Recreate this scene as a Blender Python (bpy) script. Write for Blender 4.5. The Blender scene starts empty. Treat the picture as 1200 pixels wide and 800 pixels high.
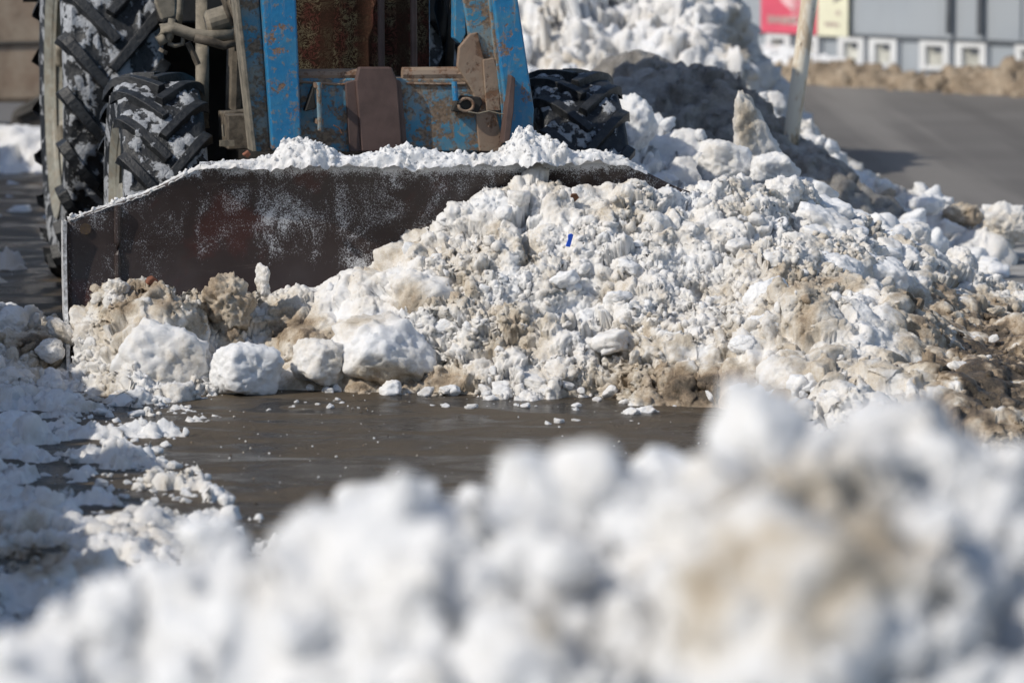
import bpy, bmesh, math, random
import numpy as np
from mathutils import Vector, Matrix, Euler
R = math.radians
S = bpy.context.scene
C = S.collection
rng = np.random.default_rng(11)
random.seed(5)

# ------------------------------------------------------------------ camera numbers
F_PX, CAM_Z = 5040.0, 1.64
TH = math.atan(545.0 / F_PX)
FWD = np.array([0, math.cos(TH), -math.sin(TH)])
UPV = np.array([0, math.sin(TH), math.cos(TH)])
RGT = np.array([1.0, 0, 0])
CAMP = np.array([0, 0, CAM_Z])

def ray(px, py):
    return FWD + RGT * (px - 600) / F_PX + UPV * (400 - py) / F_PX
def at(px, py, Y):
    d = ray(px, py); return CAMP + d * (Y / d[1])
def ground_pt(px, py, z=0.0):
    d = ray(px, py); return CAMP + d * ((z - CAM_Z) / d[2])
def proj(P):
    q = P - CAMP
    w = q @ FWD
    return 600 + F_PX * (q @ RGT) / w, 400 - F_PX * (q @ UPV) / w

# ------------------------------------------------------------------ numpy noise
def _h(ix, iy, iz, seed):
    h = (ix.astype(np.uint32) * np.uint32(374761393) + iy.astype(np.uint32) * np.uint32(668265263)
         + iz.astype(np.uint32) * np.uint32(2147483647 - 77) + np.uint32((seed * 974634777) & 0xffffffff))
    h ^= h >> np.uint32(13); h *= np.uint32(1274126177); h ^= h >> np.uint32(16)
    h *= np.uint32(2246822519); h ^= h >> np.uint32(13)
    return h
def _hf(ix, iy, iz, seed):
    return _h(ix, iy, iz, seed).astype(np.float64) / 4294967296.0
def vnoise(p, seed=0):
    i = np.floor(p).astype(np.int64); f = p - i
    u = f * f * f * (f * (f * 6 - 15) + 10)
    r = 0
    for a in (0, 1):
        wx = u[:, 0] if a else 1 - u[:, 0]
        for b in (0, 1):
            wy = u[:, 1] if b else 1 - u[:, 1]
            for c in (0, 1):
                wz = u[:, 2] if c else 1 - u[:, 2]
                r = r + wx * wy * wz * _hf(i[:, 0] + a, i[:, 1] + b, i[:, 2] + c, seed)
    return r * 2 - 1
def fbm(p, octv=4, seed=0, gain=.5):
    r, a = 0, 1.0
    for o in range(octv):
        r = r + a * vnoise(p * 2.03 ** o + 17.3 * o, seed + o); a *= gain
    return r
def worley(p, seed=0, full=False):
    i = np.floor(p).astype(np.int64)
    best = np.full(len(p), 9.0); sec = np.full(len(p), 9.0); bh = np.zeros(len(p), dtype=np.uint32); off = np.zeros_like(p)
    for a in (-1, 0, 1):
        for b in (-1, 0, 1):
            for c in (-1, 0, 1):
                x, y, z = i[:, 0] + a, i[:, 1] + b, i[:, 2] + c
                h = _h(x, y, z, seed)
                dx = p[:, 0] - x - (h & np.uint32(1023)) / 1023.0
                dy = p[:, 1] - y - ((h >> np.uint32(10)) & np.uint32(1023)) / 1023.0
                dz = p[:, 2] - z - ((h >> np.uint32(20)) & np.uint32(1023)) / 1023.0
                d = dx * dx + dy * dy + dz * dz
                m = d < best
                if full:
                    sec = np.where(m, best, np.minimum(sec, d))
                    off[m, 0] = dx[m]; off[m, 1] = dy[m]; off[m, 2] = dz[m]
                best = np.where(m, d, best)
                bh = np.where(m, h, bh)
    cid = ((bh >> np.uint32(5)) & np.uint32(255)) / 255.0
    if not full: return best, cid
    g = np.stack([((bh >> np.uint32(s_)) & np.uint32(127)) / 63.5 - 1 for s_ in (3, 11, 19)], 1)
    return best, cid, np.sqrt(sec) - np.sqrt(best), (off * g).sum(axis=1)
# ------------------------------------------------------------------ materials
def new_mat(name):
    m = bpy.data.materials.new(name); m.use_nodes = True
    nt = m.node_tree; nt.nodes.clear()
    out = nt.nodes.new('ShaderNodeOutputMaterial')
    b = nt.nodes.new('ShaderNodeBsdfPrincipled')
    nt.links.new(b.outputs[0], out.inputs[0])
    return m, nt, b
class NT:
    def __init__(s, nt): s.nt = nt
    def n(s, t, **kw):
        x = s.nt.nodes.new(t)
        for k, v in kw.items():
            if k.startswith('i_'): x.inputs[k[2:].replace('_', ' ')].default_value = v
            else: setattr(x, k, v)
        return x
    def l(s, a, b): s.nt.links.new(a, b)
    def coord(s): return s.n('ShaderNodeTexCoord').outputs['Object']
    def mapping(s, scale=(1, 1, 1), rot=(0, 0, 0)):
        m = s.n('ShaderNodeMapping'); s.l(s.coord(), m.inputs[0])
        m.inputs['Scale'].default_value = scale; m.inputs['Rotation'].default_value = rot
        return m.outputs[0]
    def noise(s, scale, detail=4, rough=.55, vec=None, dist=0):
        x = s.n('ShaderNodeTexNoise'); x.inputs['Scale'].default_value = scale
        x.inputs['Detail'].default_value = detail; x.inputs['Roughness'].default_value = rough
        x.inputs['Distortion'].default_value = dist
        s.l(vec if vec is not None else s.coord(), x.inputs['Vector']); return x.outputs['Fac']
    def voro(s, scale, vec=None, feature='F1', out='Distance'):
        x = s.n('ShaderNodeTexVoronoi', feature=feature); x.inputs['Scale'].default_value = scale
        s.l(vec if vec is not None else s.coord(), x.inputs['Vector']); return x.outputs[out]
    def math(s, op, a, b=None, c=None, clamp=False):
        x = s.n('ShaderNodeMath', operation=op, use_clamp=clamp)
        for k, v in enumerate((a, b, c)):
            if v is None: continue
            if isinstance(v, (int, float)): x.inputs[k].default_value = v
            else: s.l(v, x.inputs[k])
        return x.outputs[0]
    def ramp(s, fac, stops, interp='LINEAR'):
        x = s.n('ShaderNodeValToRGB'); s.l(fac, x.inputs[0]); cr = x.color_ramp; cr.interpolation = interp
        while len(cr.elements) > 1: cr.elements.remove(cr.elements[-1])
        for k, (p, c) in enumerate(stops):
            e = cr.elements[0] if k == 0 else cr.elements.new(p)
            e.position = p; e.color = (*c, 1) if len(c) == 3 else c
        return x.outputs[0]
    def step(s, fac, a, b):
        x = s.n('ShaderNodeMapRange', interpolation_type='SMOOTHSTEP'); s.l(fac, x.inputs[0])
        x.inputs[1].default_value = a; x.inputs[2].default_value = b; return x.outputs[0]
    def mix(s, f, a, b):
        x = s.n('ShaderNodeMix', data_type='RGBA')
        if isinstance(f, (int, float)): x.inputs[0].default_value = f
        else: s.l(f, x.inputs[0])
        for k, v in ((6, a), (7, b)):
            if isinstance(v, tuple): x.inputs[k].default_value = (*v, 1)
            else: s.l(v, x.inputs[k])
        return x.outputs[2]
    def attr(s, name):
        return s.n('ShaderNodeAttribute', attribute_name=name).outputs['Fac']
    def bump(s, h, strength=.5, dist=.01, prev=None):
        x = s.n('ShaderNodeBump'); x.inputs['Strength'].default_value = strength; x.inputs['Distance'].default_value = dist
        s.l(h, x.inputs['Height'])
        if prev is not None: s.l(prev, x.inputs['Normal'])
        return x.outputs[0]
    def sep(s, which, vec=None):
        x = s.n('ShaderNodeSeparateXYZ'); s.l(vec if vec is not None else s.coord(), x.inputs[0]); return x.outputs[which]

SNOW_RAMP = [(0.0, (.87, .885, .91)), (.20, (.82, .80, .77)), (.38, (.62, .555, .46)), (.58, (.41, .325, .235)),
             (.78, (.21, .16, .11)), (1.0, (.085, .068, .05))]
GREY_RAMP = [(0.0, (.87, .885, .91)), (.20, (.74, .74, .73)), (.45, (.40, .385, .365)), (.7, (.175, .162, .148)), (1.0, (.07, .064, .058))]
def snow_mat(name, grain=1.0, dvar=.22, ramp=SNOW_RAMP):
    m, nt, b = new_mat(name); t = NT(nt)
    d = t.attr('dirt')
    n1 = t.math('SUBTRACT', t.noise(22 * grain, 5, .6), .5)
    n2 = t.math('SUBTRACT', t.noise(140 * grain, 3, .65), .5)
    sp = t.math('MULTIPLY', t.step(t.voro(170 * grain), .16, .05), t.step(t.noise(9 * grain, 3), .48, .62))
    f = t.math('ADD', t.math('MULTIPLY', n1, dvar * 1.6), t.math('MULTIPLY', t.math('ADD', n2, t.math('SUBTRACT', t.noise(420 * grain, 2, .6), .5)), dvar * 1.3))
    f = t.math('ADD', d, t.math('MULTIPLY', f, t.math('ADD', t.math('MULTIPLY', d, 1.6), .35)))
    f = t.math('ADD', f, t.math('MULTIPLY', sp, .28), clamp=True)
    t.l(t.ramp(f, ramp), b.inputs['Base Color'])
    t.l(t.math('SUBTRACT', .66, t.math('MULTIPLY', t.step(f, .45, .8), .28)), b.inputs['Roughness'])
    b.inputs['Specular IOR Level'].default_value = .4
    t.l(t.math('SUBTRACT', .55, t.math('MULTIPLY', t.step(f, .1, .5), .55)), b.inputs['Subsurface Weight'])
    b.inputs['Subsurface Radius'].default_value = (1.0, 1.0, 1.0); b.inputs['Subsurface Scale'].default_value = .012
    b1 = t.bump(t.noise(80 * grain, 8, .75), .7, .012 / grain)
    b2 = t.bump(t.noise(330 * grain, 2, .6), .5, .003 / grain, b1)
    t.l(b2, b.inputs['Normal'])
    return m
M = {}
M['snow'] = snow_mat('dirty_snow')
M['snow_far'] = snow_mat('dirty_snow_coarse', .5)
M['snow_grey'] = snow_mat('packed_grey_snow', .8, .22, GREY_RAMP)

def simple(name, col, rough=.6, metal=0.0, var=.25, scale=14, bump=.15, bscale=60, spec=.5, dust=None, dust_amt=.0):
    m, nt, b = new_mat(name); t = NT(nt)
    n = t.noise(scale, 5, .6)
    c = t.mix(t.step(n, .3, .7), tuple(x * (1 - var) for x in col), tuple(min(1, x * (1 + var)) for x in col))
    if dust is not None:
        c = t.mix(t.math('MULTIPLY', t.step(t.noise(scale * 1.7, 6, .7), .5 - dust_amt * .3, .66), min(1, dust_amt * 1.6)), c, dust)
    t.l(c, b.inputs['Base Color']); b.inputs['Roughness'].default_value = rough; b.inputs['Metallic'].default_value = metal
    b.inputs['Specular IOR Level'].default_value = spec
    if bump: t.l(t.bump(t.noise(bscale, 4, .6), bump, .004), b.inputs['Normal'])
    return m

def paint_mat(name, paint, faded, rust, amt, scale=9):
    m, nt, b = new_mat(name); t = NT(nt)
    n = t.noise(scale, 7, .68, dist=.4); n2 = t.noise(scale * 5, 5, .7)
    r = t.math('ADD', n, t.math('MULTIPLY', t.math('SUBTRACT', n2, .5), .5))
    c = t.mix(t.step(t.noise(scale * .6, 5, .6), .38, .7), paint, faded)
    c = t.mix(t.step(t.noise(scale * 2.4, 5), .56, .62), c, tuple(x * .55 + y * .45 for x, y in zip(faded, rust)))
    rm = t.step(r, 1 - amt - .06, 1 - amt + .05)
    rc = t.mix(t.step(t.noise(scale * 7, 5), .35, .65), tuple(x * .55 for x in rust), rust)
    c = t.mix(rm, c, rc)
    # streaks of mud and scratches running down
    st = t.noise(1, 6, .7, vec=t.mapping((55, 55, 5)))
    c = t.mix(t.math('MULTIPLY', t.step(st, .56, .72), .55), c, (.30, .25, .19))
    t.l(c, b.inputs['Base Color'])
    t.l(t.math('ADD', t.math('MULTIPLY', rm, .4), .42), b.inputs['Roughness'])
    h = t.math('SUBTRACT', t.noise(scale * 1.2, 3), t.math('MULTIPLY', rm, .25))
    t.l(t.bump(h, .35, .012), b.inputs['Normal'])
    return m
BLUE = (.012, .17, .37)
M['blue'] = paint_mat('weathered_blue_paint', BLUE, (.055, .21, .33), (.26, .16, .10), .375, 16)
M['blue_worn'] = paint_mat('worn_faded_blue_paint', (.04, .22, .36), (.26, .265, .235), (.25, .18, .125), .49, 12)
M['rust'] = paint_mat('rusty_brown_steel', (.25, .17, .12), (.30, .23, .17), (.20, .11, .065), .45, 10)
M['brown_plate'] = simple('brown_painted_plate', (.095, .06, .052), .55, 0, .25, 10, .2, 40)
M['grime'] = simple('grimy_iron', (.075, .062, .047), .7, 0, .45, 12, .4, 50, dust=(.24, .20, .15), dust_amt=.35)
M['grime_light'] = simple('mud_grey_iron', (.17, .15, .115), .7, 0, .4, 12, .4, 50, dust=(.32, .28, .22), dust_amt=.4)
M['black'] = simple('black_rubber_hose', (.016, .016, .016), .55, 0, .3, 20, .2, 60)
M['dark'] = simple('oily_dark_iron', (.018, .016, .014), .7, 0, .5, 9, .4, 40)
M['rim'] = simple('pale_grey_rim_paint', (.27, .27, .235), .5, 0, .25, 14, .25, 60, dust=(.20, .15, .10), dust_amt=.3)
M['glass'] = None
m, nt, b = new_mat('cab_glass'); b.inputs['Base Color'].default_value = (.6, .7, .7, 1); b.inputs['Roughness'].default_value = .05
tb = nt.nodes.new('ShaderNodeBsdfTransparent'); mx = nt.nodes.new('ShaderNodeMixShader'); mx.inputs[0].default_value = .12
nt.links.new(tb.outputs[0], mx.inputs[1]); nt.links.new(b.outputs[0], mx.inputs[2]); nt.links.new(mx.outputs[0], nt.nodes['Material Output'].inputs[0]); M['glass'] = m

# tyre: the attribute lug is 1 on the bars, packed snow lies between them
def tyre_mat(name, thr):
    global m, nt, b, t
    m, nt, b = new_mat(name); t = NT(nt)
    lug = t.attr('lug')
    n = t.math('ADD', t.attr('pack'), t.math('MULTIPLY', t.math('SUBTRACT', t.noise(26, 5, .66), .5), .5)); n2 = t.noise(75, 4, .7)
    f = t.math('ADD', n, t.math('MULTIPLY', t.math('SUBTRACT', n2, .5), .95))
    f = t.math('SUBTRACT', f, t.math('MULTIPLY', lug, .36))
    sn = t.math('MULTIPLY', t.step(f, thr, thr + .10), t.math('ADD', t.math('MULTIPLY', n2, .7), .45), clamp=True)
    rub = t.mix(t.step(t.noise(30, 4), .35, .7), (.013, .015, .018), (.035, .037, .04))
    t.l(t.mix(sn, rub, t.mix(t.noise(45, 3), (.66, .69, .74), (.30, .32, .35))), b.inputs['Base Color'])
    t.l(t.math('ADD', t.math('MULTIPLY', sn, .2), .45), b.inputs['Roughness'])
    t.l(t.bump(t.math('ADD', sn, t.math('MULTIPLY', n2, .5)), .7, .012), b.inputs['Normal'])
    return m
M['tyre'] = tyre_mat('snowy_tyre_rubber', .485)
M['tyre_dark'] = tyre_mat('bare_tyre_rubber', .56)

# blade steel: dark brown, scraped, dusted with dry snow
m, nt, b = new_mat('dusted_dark_blade_steel'); t = NT(nt)
co = t.coord()
big = t.noise(2.6, 4, .6); st = t.noise(1, 5, .65, vec=t.mapping((8, 8, 5.5)), dist=1.0)
base = t.mix(t.step(big, .4, .62), (.036, .023, .021), (.052, .038, .036))
base = t.mix(t.math('MULTIPLY', t.step(t.noise(5, 4), .55, .66), .6), base, (.075, .022, .018))
base = t.mix(t.math('MULTIPLY', t.step(t.noise(1, 5, .7, vec=t.mapping((4, 4, 60))), .58, .7), .35), base, (.13, .10, .085))
zz = t.sep(2); xx = t.sep(0)
top = t.step(zz, .30, .66)
xw = t.math('MULTIPLY', t.step(xx, -.62, -.42), 1.0)
msk = t.math('ADD', t.math('MULTIPLY', t.math('ADD', t.math('MULTIPLY', top, .10), t.math('MULTIPLY', xw, .05)), 1), t.math('MULTIPLY', t.math('SUBTRACT', st, .5), 1.15))
msk = t.math('ADD', msk, t.math('MULTIPLY', t.step(xx, -.78, -.98), .14))
def blob(cx, cz, rx, rz):
    a_ = t.math('DIVIDE', t.math('SUBTRACT', xx, cx), rx); a_ = t.math('MULTIPLY', a_, a_); b_ = t.math('DIVIDE', t.math('SUBTRACT', zz, cz), rz); b_ = t.math('MULTIPLY', b_, b_)
    return t.math('POWER', 2.718, t.math('MULTIPLY', t.math('ADD', a_, b_), -1.0))
msk = t.math('ADD', msk, t.math('MULTIPLY', blob(-.40, .50, .34, .15), .17)); msk = t.math('ADD', msk, t.math('MULTIPLY', blob(-.16, .36, .10, .035), .26))
msk = t.math('ADD', msk, t.math('MULTIPLY', blob(-.50, .20, .40, .14), -.2)); msk = t.math('ADD', msk, t.math('MULTIPLY', t.step(zz, .635, .69), .40))
fine = t.math('ADD', t.math('MULTIPLY', t.noise(230, 3, .75), .7), t.math('MULTIPLY', t.noise(520, 2, .6), .3))
du = t.step(t.math('ADD', fine, t.math('MULTIPLY', msk, .60)), .66, .78)
t.l(t.mix(t.math('MULTIPLY', du, .8), base, (.80, .82, .85)), b.inputs['Base Color'])
t.l(t.math('ADD', t.math('MULTIPLY', du, .3), .38), b.inputs['Roughness'])
t.l(t.bump(t.math('ADD', t.math('MULTIPLY', du, .7), t.noise(30, 4)), .3, .006), b.inputs['Normal'])
M['blade'] = m

# carpet pattern
m, nt, b = new_mat('faded_patterned_carpet'); t = NT(nt)
v = t.noise(22, 3, .6, dist=2.2)
rings = t.math('SINE', t.math('MULTIPLY', v, 38))
c = t.mix(t.step(rings, -.2, .3), (.030, .017, .012), t.mix(t.step(t.noise(15, 3), .42, .58), (.13, .11, .07), (.085, .032, .025)))
w = t.n('ShaderNodeTexWave', wave_type='BANDS', bands_direction='X'); w.inputs['Scale'].default_value = 2.4; w.inputs['Distortion'].default_value = .6
t.l(co if False else t.coord(), w.inputs['Vector'])
c = t.mix(t.math('MULTIPLY', t.step(w.outputs['Fac'], .62, .8), .75), c, (.035, .020, .014))
t.l(c, b.inputs['Base Color']); b.inputs['Roughness'].default_value = .95; b.inputs['Specular IOR Level'].default_value = .05
t.l(t.bump(t.noise(240, 3), .6, .004), b.inputs['Normal'])
M['carpet'] = m

# wet scraped asphalt of the cleared path
m, nt, b = new_mat('wet_scraped_asphalt'); t = NT(nt)
v1 = t.noise(1, 6, .62, vec=t.mapping((2.4, 3.8, 1)), dist=.9); v2 = t.noise(1, 7, .7, vec=t.mapping((11, 15, 1)), dist=.9)
c = t.mix(t.step(v1, .42, .58), (.032, .025, .018), (.120, .092, .060))
c = t.mix(t.math('MULTIPLY', t.step(v2, .52, .66), .55), c, (.135, .115, .085))
c = t.mix(t.math('MULTIPLY', t.step(t.voro(95), .22, .10), .5), c, (.15, .13, .10))
ice = t.math('MULTIPLY', t.step(t.noise(1, 6, .6, vec=t.mapping((2.2, 7.0, 1)), dist=.6), .60, .70), .7)
c = t.mix(ice, c, (.30, .30, .29))
t.l(c, b.inputs['Base Color'])
t.l(t.math('ADD', t.math('MULTIPLY', t.step(v1, .40, .58), .40), .16), b.inputs['Roughness'])
t.l(t.bump(t.math('ADD', t.noise(90, 6, .75), t.math('MULTIPLY', v2, 2.2)), .8, .012, t.bump(t.noise(1, 6, .68, vec=t.mapping((4.0, 6.5, 1)), dist=.9), .8, .05)), b.inputs['Normal'])
b.inputs['Specular IOR Level'].default_value = .38
M['wet'] = m
# dry road with pale salt tracks
m, nt, b = new_mat('salted_road_asphalt'); t = NT(nt)
v1 = t.noise(.35, 4, .6, dist=.3); v2 = t.noise(30, 4, .7)
ROAD_ROT = 0.0
c = t.mix(t.step(v1, .35, .65), (.102, .094, .088), (.145, .136, .128))
c = t.mix(t.math('MULTIPLY', v2, .4), c, (.20, .19, .18))
tr = t.noise(1, 4, .6, vec=t.mapping((1.1, .05, 1), (0, 0, R(-37))))
c = t.mix(t.math('MULTIPLY', t.step(tr, .52, .66), .55), c, (.25, .235, .218))
c = t.mix(t.math('MULTIPLY', t.step(tr, .46, .36), .5), c, (.082, .076, .071))
t.l(c, b.inputs['Base Color']); b.inputs['Roughness'].default_value = .75
t.l(t.bump(t.noise(160, 3, .7), .4, .005), b.inputs['Normal'])
M['road'] = m
M['ground'] = simple('dirty_ice_crust', (.20, .19, .175), .7, 0, .5, 1.3, .4, 30, dust=(.6, .6, .6), dust_amt=.35)

# ------------------------------------------------------------------ mesh helpers
def mesh_np(name, V, Fq=None, Ft=None, attrs=None, smooth=True):
    me = bpy.data.meshes.new(name)
    V = np.asarray(V, dtype=np.float32); me.vertices.add(len(V)); me.vertices.foreach_set('co', V.ravel())
    loops, tot = [], []
    for F_, k in ((Fq, 4), (Ft, 3)):
        if F_ is not None and len(F_):
            loops.append(np.asarray(F_, dtype=np.int32).ravel()); tot.append(np.full(len(F_), k, dtype=np.int32))
    loops = np.concatenate(loops); tot = np.concatenate(tot)
    me.loops.add(len(loops)); me.loops.foreach_set('vertex_index', loops)
    me.polygons.add(len(tot)); me.polygons.foreach_set('loop_start', np.concatenate([[0], np.cumsum(tot)[:-1]]).astype(np.int32))
    me.polygons.foreach_set('loop_total', tot)
    if smooth: me.polygons.foreach_set('use_smooth', np.ones(len(tot), dtype=bool))
    me.update(calc_edges=True); me.validate()
    for k, v in (attrs or {}).items():
        a = me.attributes.new(k, 'FLOAT', 'POINT'); a.data.foreach_set('value', np.asarray(v, dtype=np.float32))
    return me
def link(name, me, mat=None, parent=None):
    o = bpy.data.objects.new(name, me); C.objects.link(o)
    if mat is not None and len(me.materials) == 0: me.materials.append(mat)
    if parent is not None: o.parent = parent
    return o
def tag(o, label=None, cat=None, group=None, kind=None):
    if label: o['label'] = label
    if cat: o['category'] = cat
    if group: o['group'] = group
    if kind: o['kind'] = kind
    return o
def empty(name, loc, rz=0.0):
    o = bpy.data.objects.new(name, None); C.objects.link(o); o.location = loc; o.rotation_euler = (0, 0, rz)
    o.empty_display_size = .2
    return o

class MB:
    def __init__(s): s.bm = bmesh.new(); s.lugv = None
    def box(s, c, size, rot=(0, 0, 0)):
        m = Matrix.Translation(c) @ Euler(rot).to_matrix().to_4x4() @ Matrix.Diagonal((*size, 1))
        bmesh.ops.create_cube(s.bm, size=1, matrix=m); return s
    def prism(s, pts, y0, y1):            # polygon in x,z extruded along y
        a = [s.bm.verts.new((x, y0, z)) for x, z in pts]; b_ = [s.bm.verts.new((x, y1, z)) for x, z in pts]
        s.bm.faces.new(a); s.bm.faces.new(b_[::-1])
        for i in range(len(pts)):
            j = (i + 1) % len(pts); s.bm.faces.new((a[j], a[i], b_[i], b_[j]))
        return s
    def tube(s, path, r, seg=12, cap=True):
        path = [Vector(p) for p in path]; rs = r if isinstance(r, (list, tuple)) else [r] * len(path)
        rings = []
        for i, p in enumerate(path):
            d = (path[min(i + 1, len(path) - 1)] - path[max(i - 1, 0)]).normalized()
            u = d.cross(Vector((0, 0, 1)))
            if u.length < 1e-3: u = d.cross(Vector((1, 0, 0)))
            u.normalize(); v = d.cross(u)
            rings.append([s.bm.verts.new(p + (u * math.cos(2 * math.pi * k / seg) + v * math.sin(2 * math.pi * k / seg)) * rs[i]) for k in range(seg)])
        for a, b_ in zip(rings, rings[1:]):
            for k in range(seg): s.bm.faces.new((a[k], a[(k + 1) % seg], b_[(k + 1) % seg], b_[k]))
        if cap: s.bm.faces.new(rings[0][::-1]); s.bm.faces.new(rings[-1])
        return s
    def lathe_x(s, prof, cx=0, cy=0, cz=0, seg=48):   # prof: (x, r) closed loop round the x axis
        rings = [[s.bm.verts.new((cx + x, cy + r * math.cos(2 * math.pi * k / seg), cz + r * math.sin(2 * math.pi * k / seg))) for k in range(seg)] for x, r in prof]
        n = len(rings)
        for i in range(n - 1):
            a, b_ = rings[i], rings[i + 1]
            for k in range(seg): s.bm.faces.new((a[k], a[(k + 1) % seg], b_[(k + 1) % seg], b_[k]))
        return s
    def build(s, name, mat, parent=None, bevel=0.0, smooth=False, loc=None):
        bmesh.ops.recalc_face_normals(s.bm, faces=s.bm.faces)
        me = bpy.data.meshes.new(name); s.bm.to_mesh(me); s.bm.free()
        if smooth:
            me.polygons.foreach_set('use_smooth', np.ones(len(me.polygons), dtype=bool))
        o = link(name, me, mat, parent)
        if loc is not None: o.location = loc
        if bevel:
            mo = o.modifiers.new('edge', 'BEVEL'); mo.width = bevel; mo.segments = 2; mo.limit_method = 'ANGLE'; mo.angle_limit = R(35)
        return o

def ico(sub):
    bm = bmesh.new(); bmesh.ops.create_icosphere(bm, subdivisions=sub, radius=1)
    V = np.array([v.co[:] for v in bm.verts]); F_ = np.array([[v.index for v in f.verts] for f in bm.faces]); bm.free()
    return V, F_
ICO = {k: ico(k) for k in (1, 2, 3, 4, 5)}

def chunk_shape(seed, angular=.5, sub=3, lump=1.0):
    U, F_ = ICO[sub]; r_ = np.random.default_rng(seed)
    n = r_.normal(size=(14, 3)); n /= np.linalg.norm(n, axis=1)[:, None]; d = r_.uniform(.72, 1.0, 14)
    q = U @ n.T; rad = np.where(q > .05, d / np.maximum(q, .05), 9).min(axis=1); rad = np.minimum(rad, 1.2)
    rr = angular * rad + (1 - angular) * .95
    off = r_.uniform(0, 90, 3)
    P = U * rr[:, None]
    w1, _ = worley(P * 2.6 + off, seed); w2, _ = worley(P * 6 + off, seed + 3)
    rr = rr + lump * (.11 * fbm(P * 1.7 + off, 3, seed) + .06 * (.35 - w1) + .035 * (.35 - w2) + .035 * fbm(P * 9 + off, 3, seed + 9, .65))
    return U * rr[:, None], F_

# ------------------------------------------------------------------ heaps of snow
HEAPS = []          # smooth height functions, used to seat the lumps
def hmax(X, Y):
    h = 0.0
    for f in HEAPS: h = max(h, float(f(np.array([X]), np.array([Y]))[0]))
    return h
def seat(px, py, y0=9.0, y1=27.0):
    """point of the heaps (or the ground) behind a place in the photo"""
    d = ray(px, py); d = d / d[1]
    Y = y0 + np.arange(0, y1 - y0, .02); P = CAMP + d * Y[:, None]
    h = np.zeros(len(Y))
    for f in HEAPS: h = np.maximum(h, f(P[:, 0], P[:, 1]))
    k = np.nonzero(P[:, 2] <= h)[0]
    return P[k[0]] if len(k) else P[-1]

def ridge(crest, base, back, p=.8, name=None):
    cr = np.array([at(*c) for c in crest]); cr = cr[np.argsort(cr[:, 0])]
    bs = np.array([ground_pt(*b_) if len(b_) == 2 else b_ for b_ in base]); bs = bs[np.argsort(bs[:, 0])]
    def f(X, Y):
        zc = np.interp(X, cr[:, 0], cr[:, 2]); Yc = np.interp(X, cr[:, 0], cr[:, 1]); Yb = np.interp(X, bs[:, 0], bs[:, 1])
        t = (Y - Yb) / np.maximum(Yc - Yb, .05)
        fr = np.where(t > 0, zc * np.clip(t, 0, 1) ** p, t * .25)
        q = (Y - Yc) / back
        bk = zc * (1 - np.clip(q, 0, 3) ** 1.4)
        h = np.where(Y < Yc, fr, bk)
        ends = np.maximum(cr[0, 0] - X, X - cr[-1, 0])
        return h - np.clip(ends, 0, 9) * 1.6
    return f

VARI = [chunk_shape(900 + k, .85, 1, 2.0) for k in range(14)]
VARI2 = [chunk_shape(930 + k, .8, 2, 2.3) for k in range(16)]
VARI3 = [chunk_shape(960 + k, .8, 3, 2.2) for k in range(12)]
def crumbs_mesh(name, pts, sizes, dirt, seed=0):
    r_ = np.random.default_rng(seed); Vs, Fs, Ds = [], [], []; off = 0
    for p, s_, d in zip(pts, sizes, dirt):
        bank = VARI if s_ < .008 else (VARI2 if s_ < .018 else VARI3)
        V, F_ = bank[r_.integers(len(bank))]
        a, b_, c = r_.uniform(0, 6.28, 3)
        rot = np.array(Euler((a, b_, c)).to_matrix())
        V = (V * (s_ * r_.uniform(.5, 1.35, 3))) @ rot.T + p
        Vs.append(V); Fs.append(F_ + off); Ds.append(np.full(len(V), d)); off += len(V)
    return mesh_np(name, np.concatenate(Vs), None, np.concatenate(Fs), {'dirt': np.concatenate(Ds)})

def patches(px, py, plist):
    d = np.zeros(len(px))
    for x, y, rx, ry, a in plist: d += a * np.exp(-((px - x) / rx) ** 2 - ((py - y) / ry) ** 2)
    return d

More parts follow.
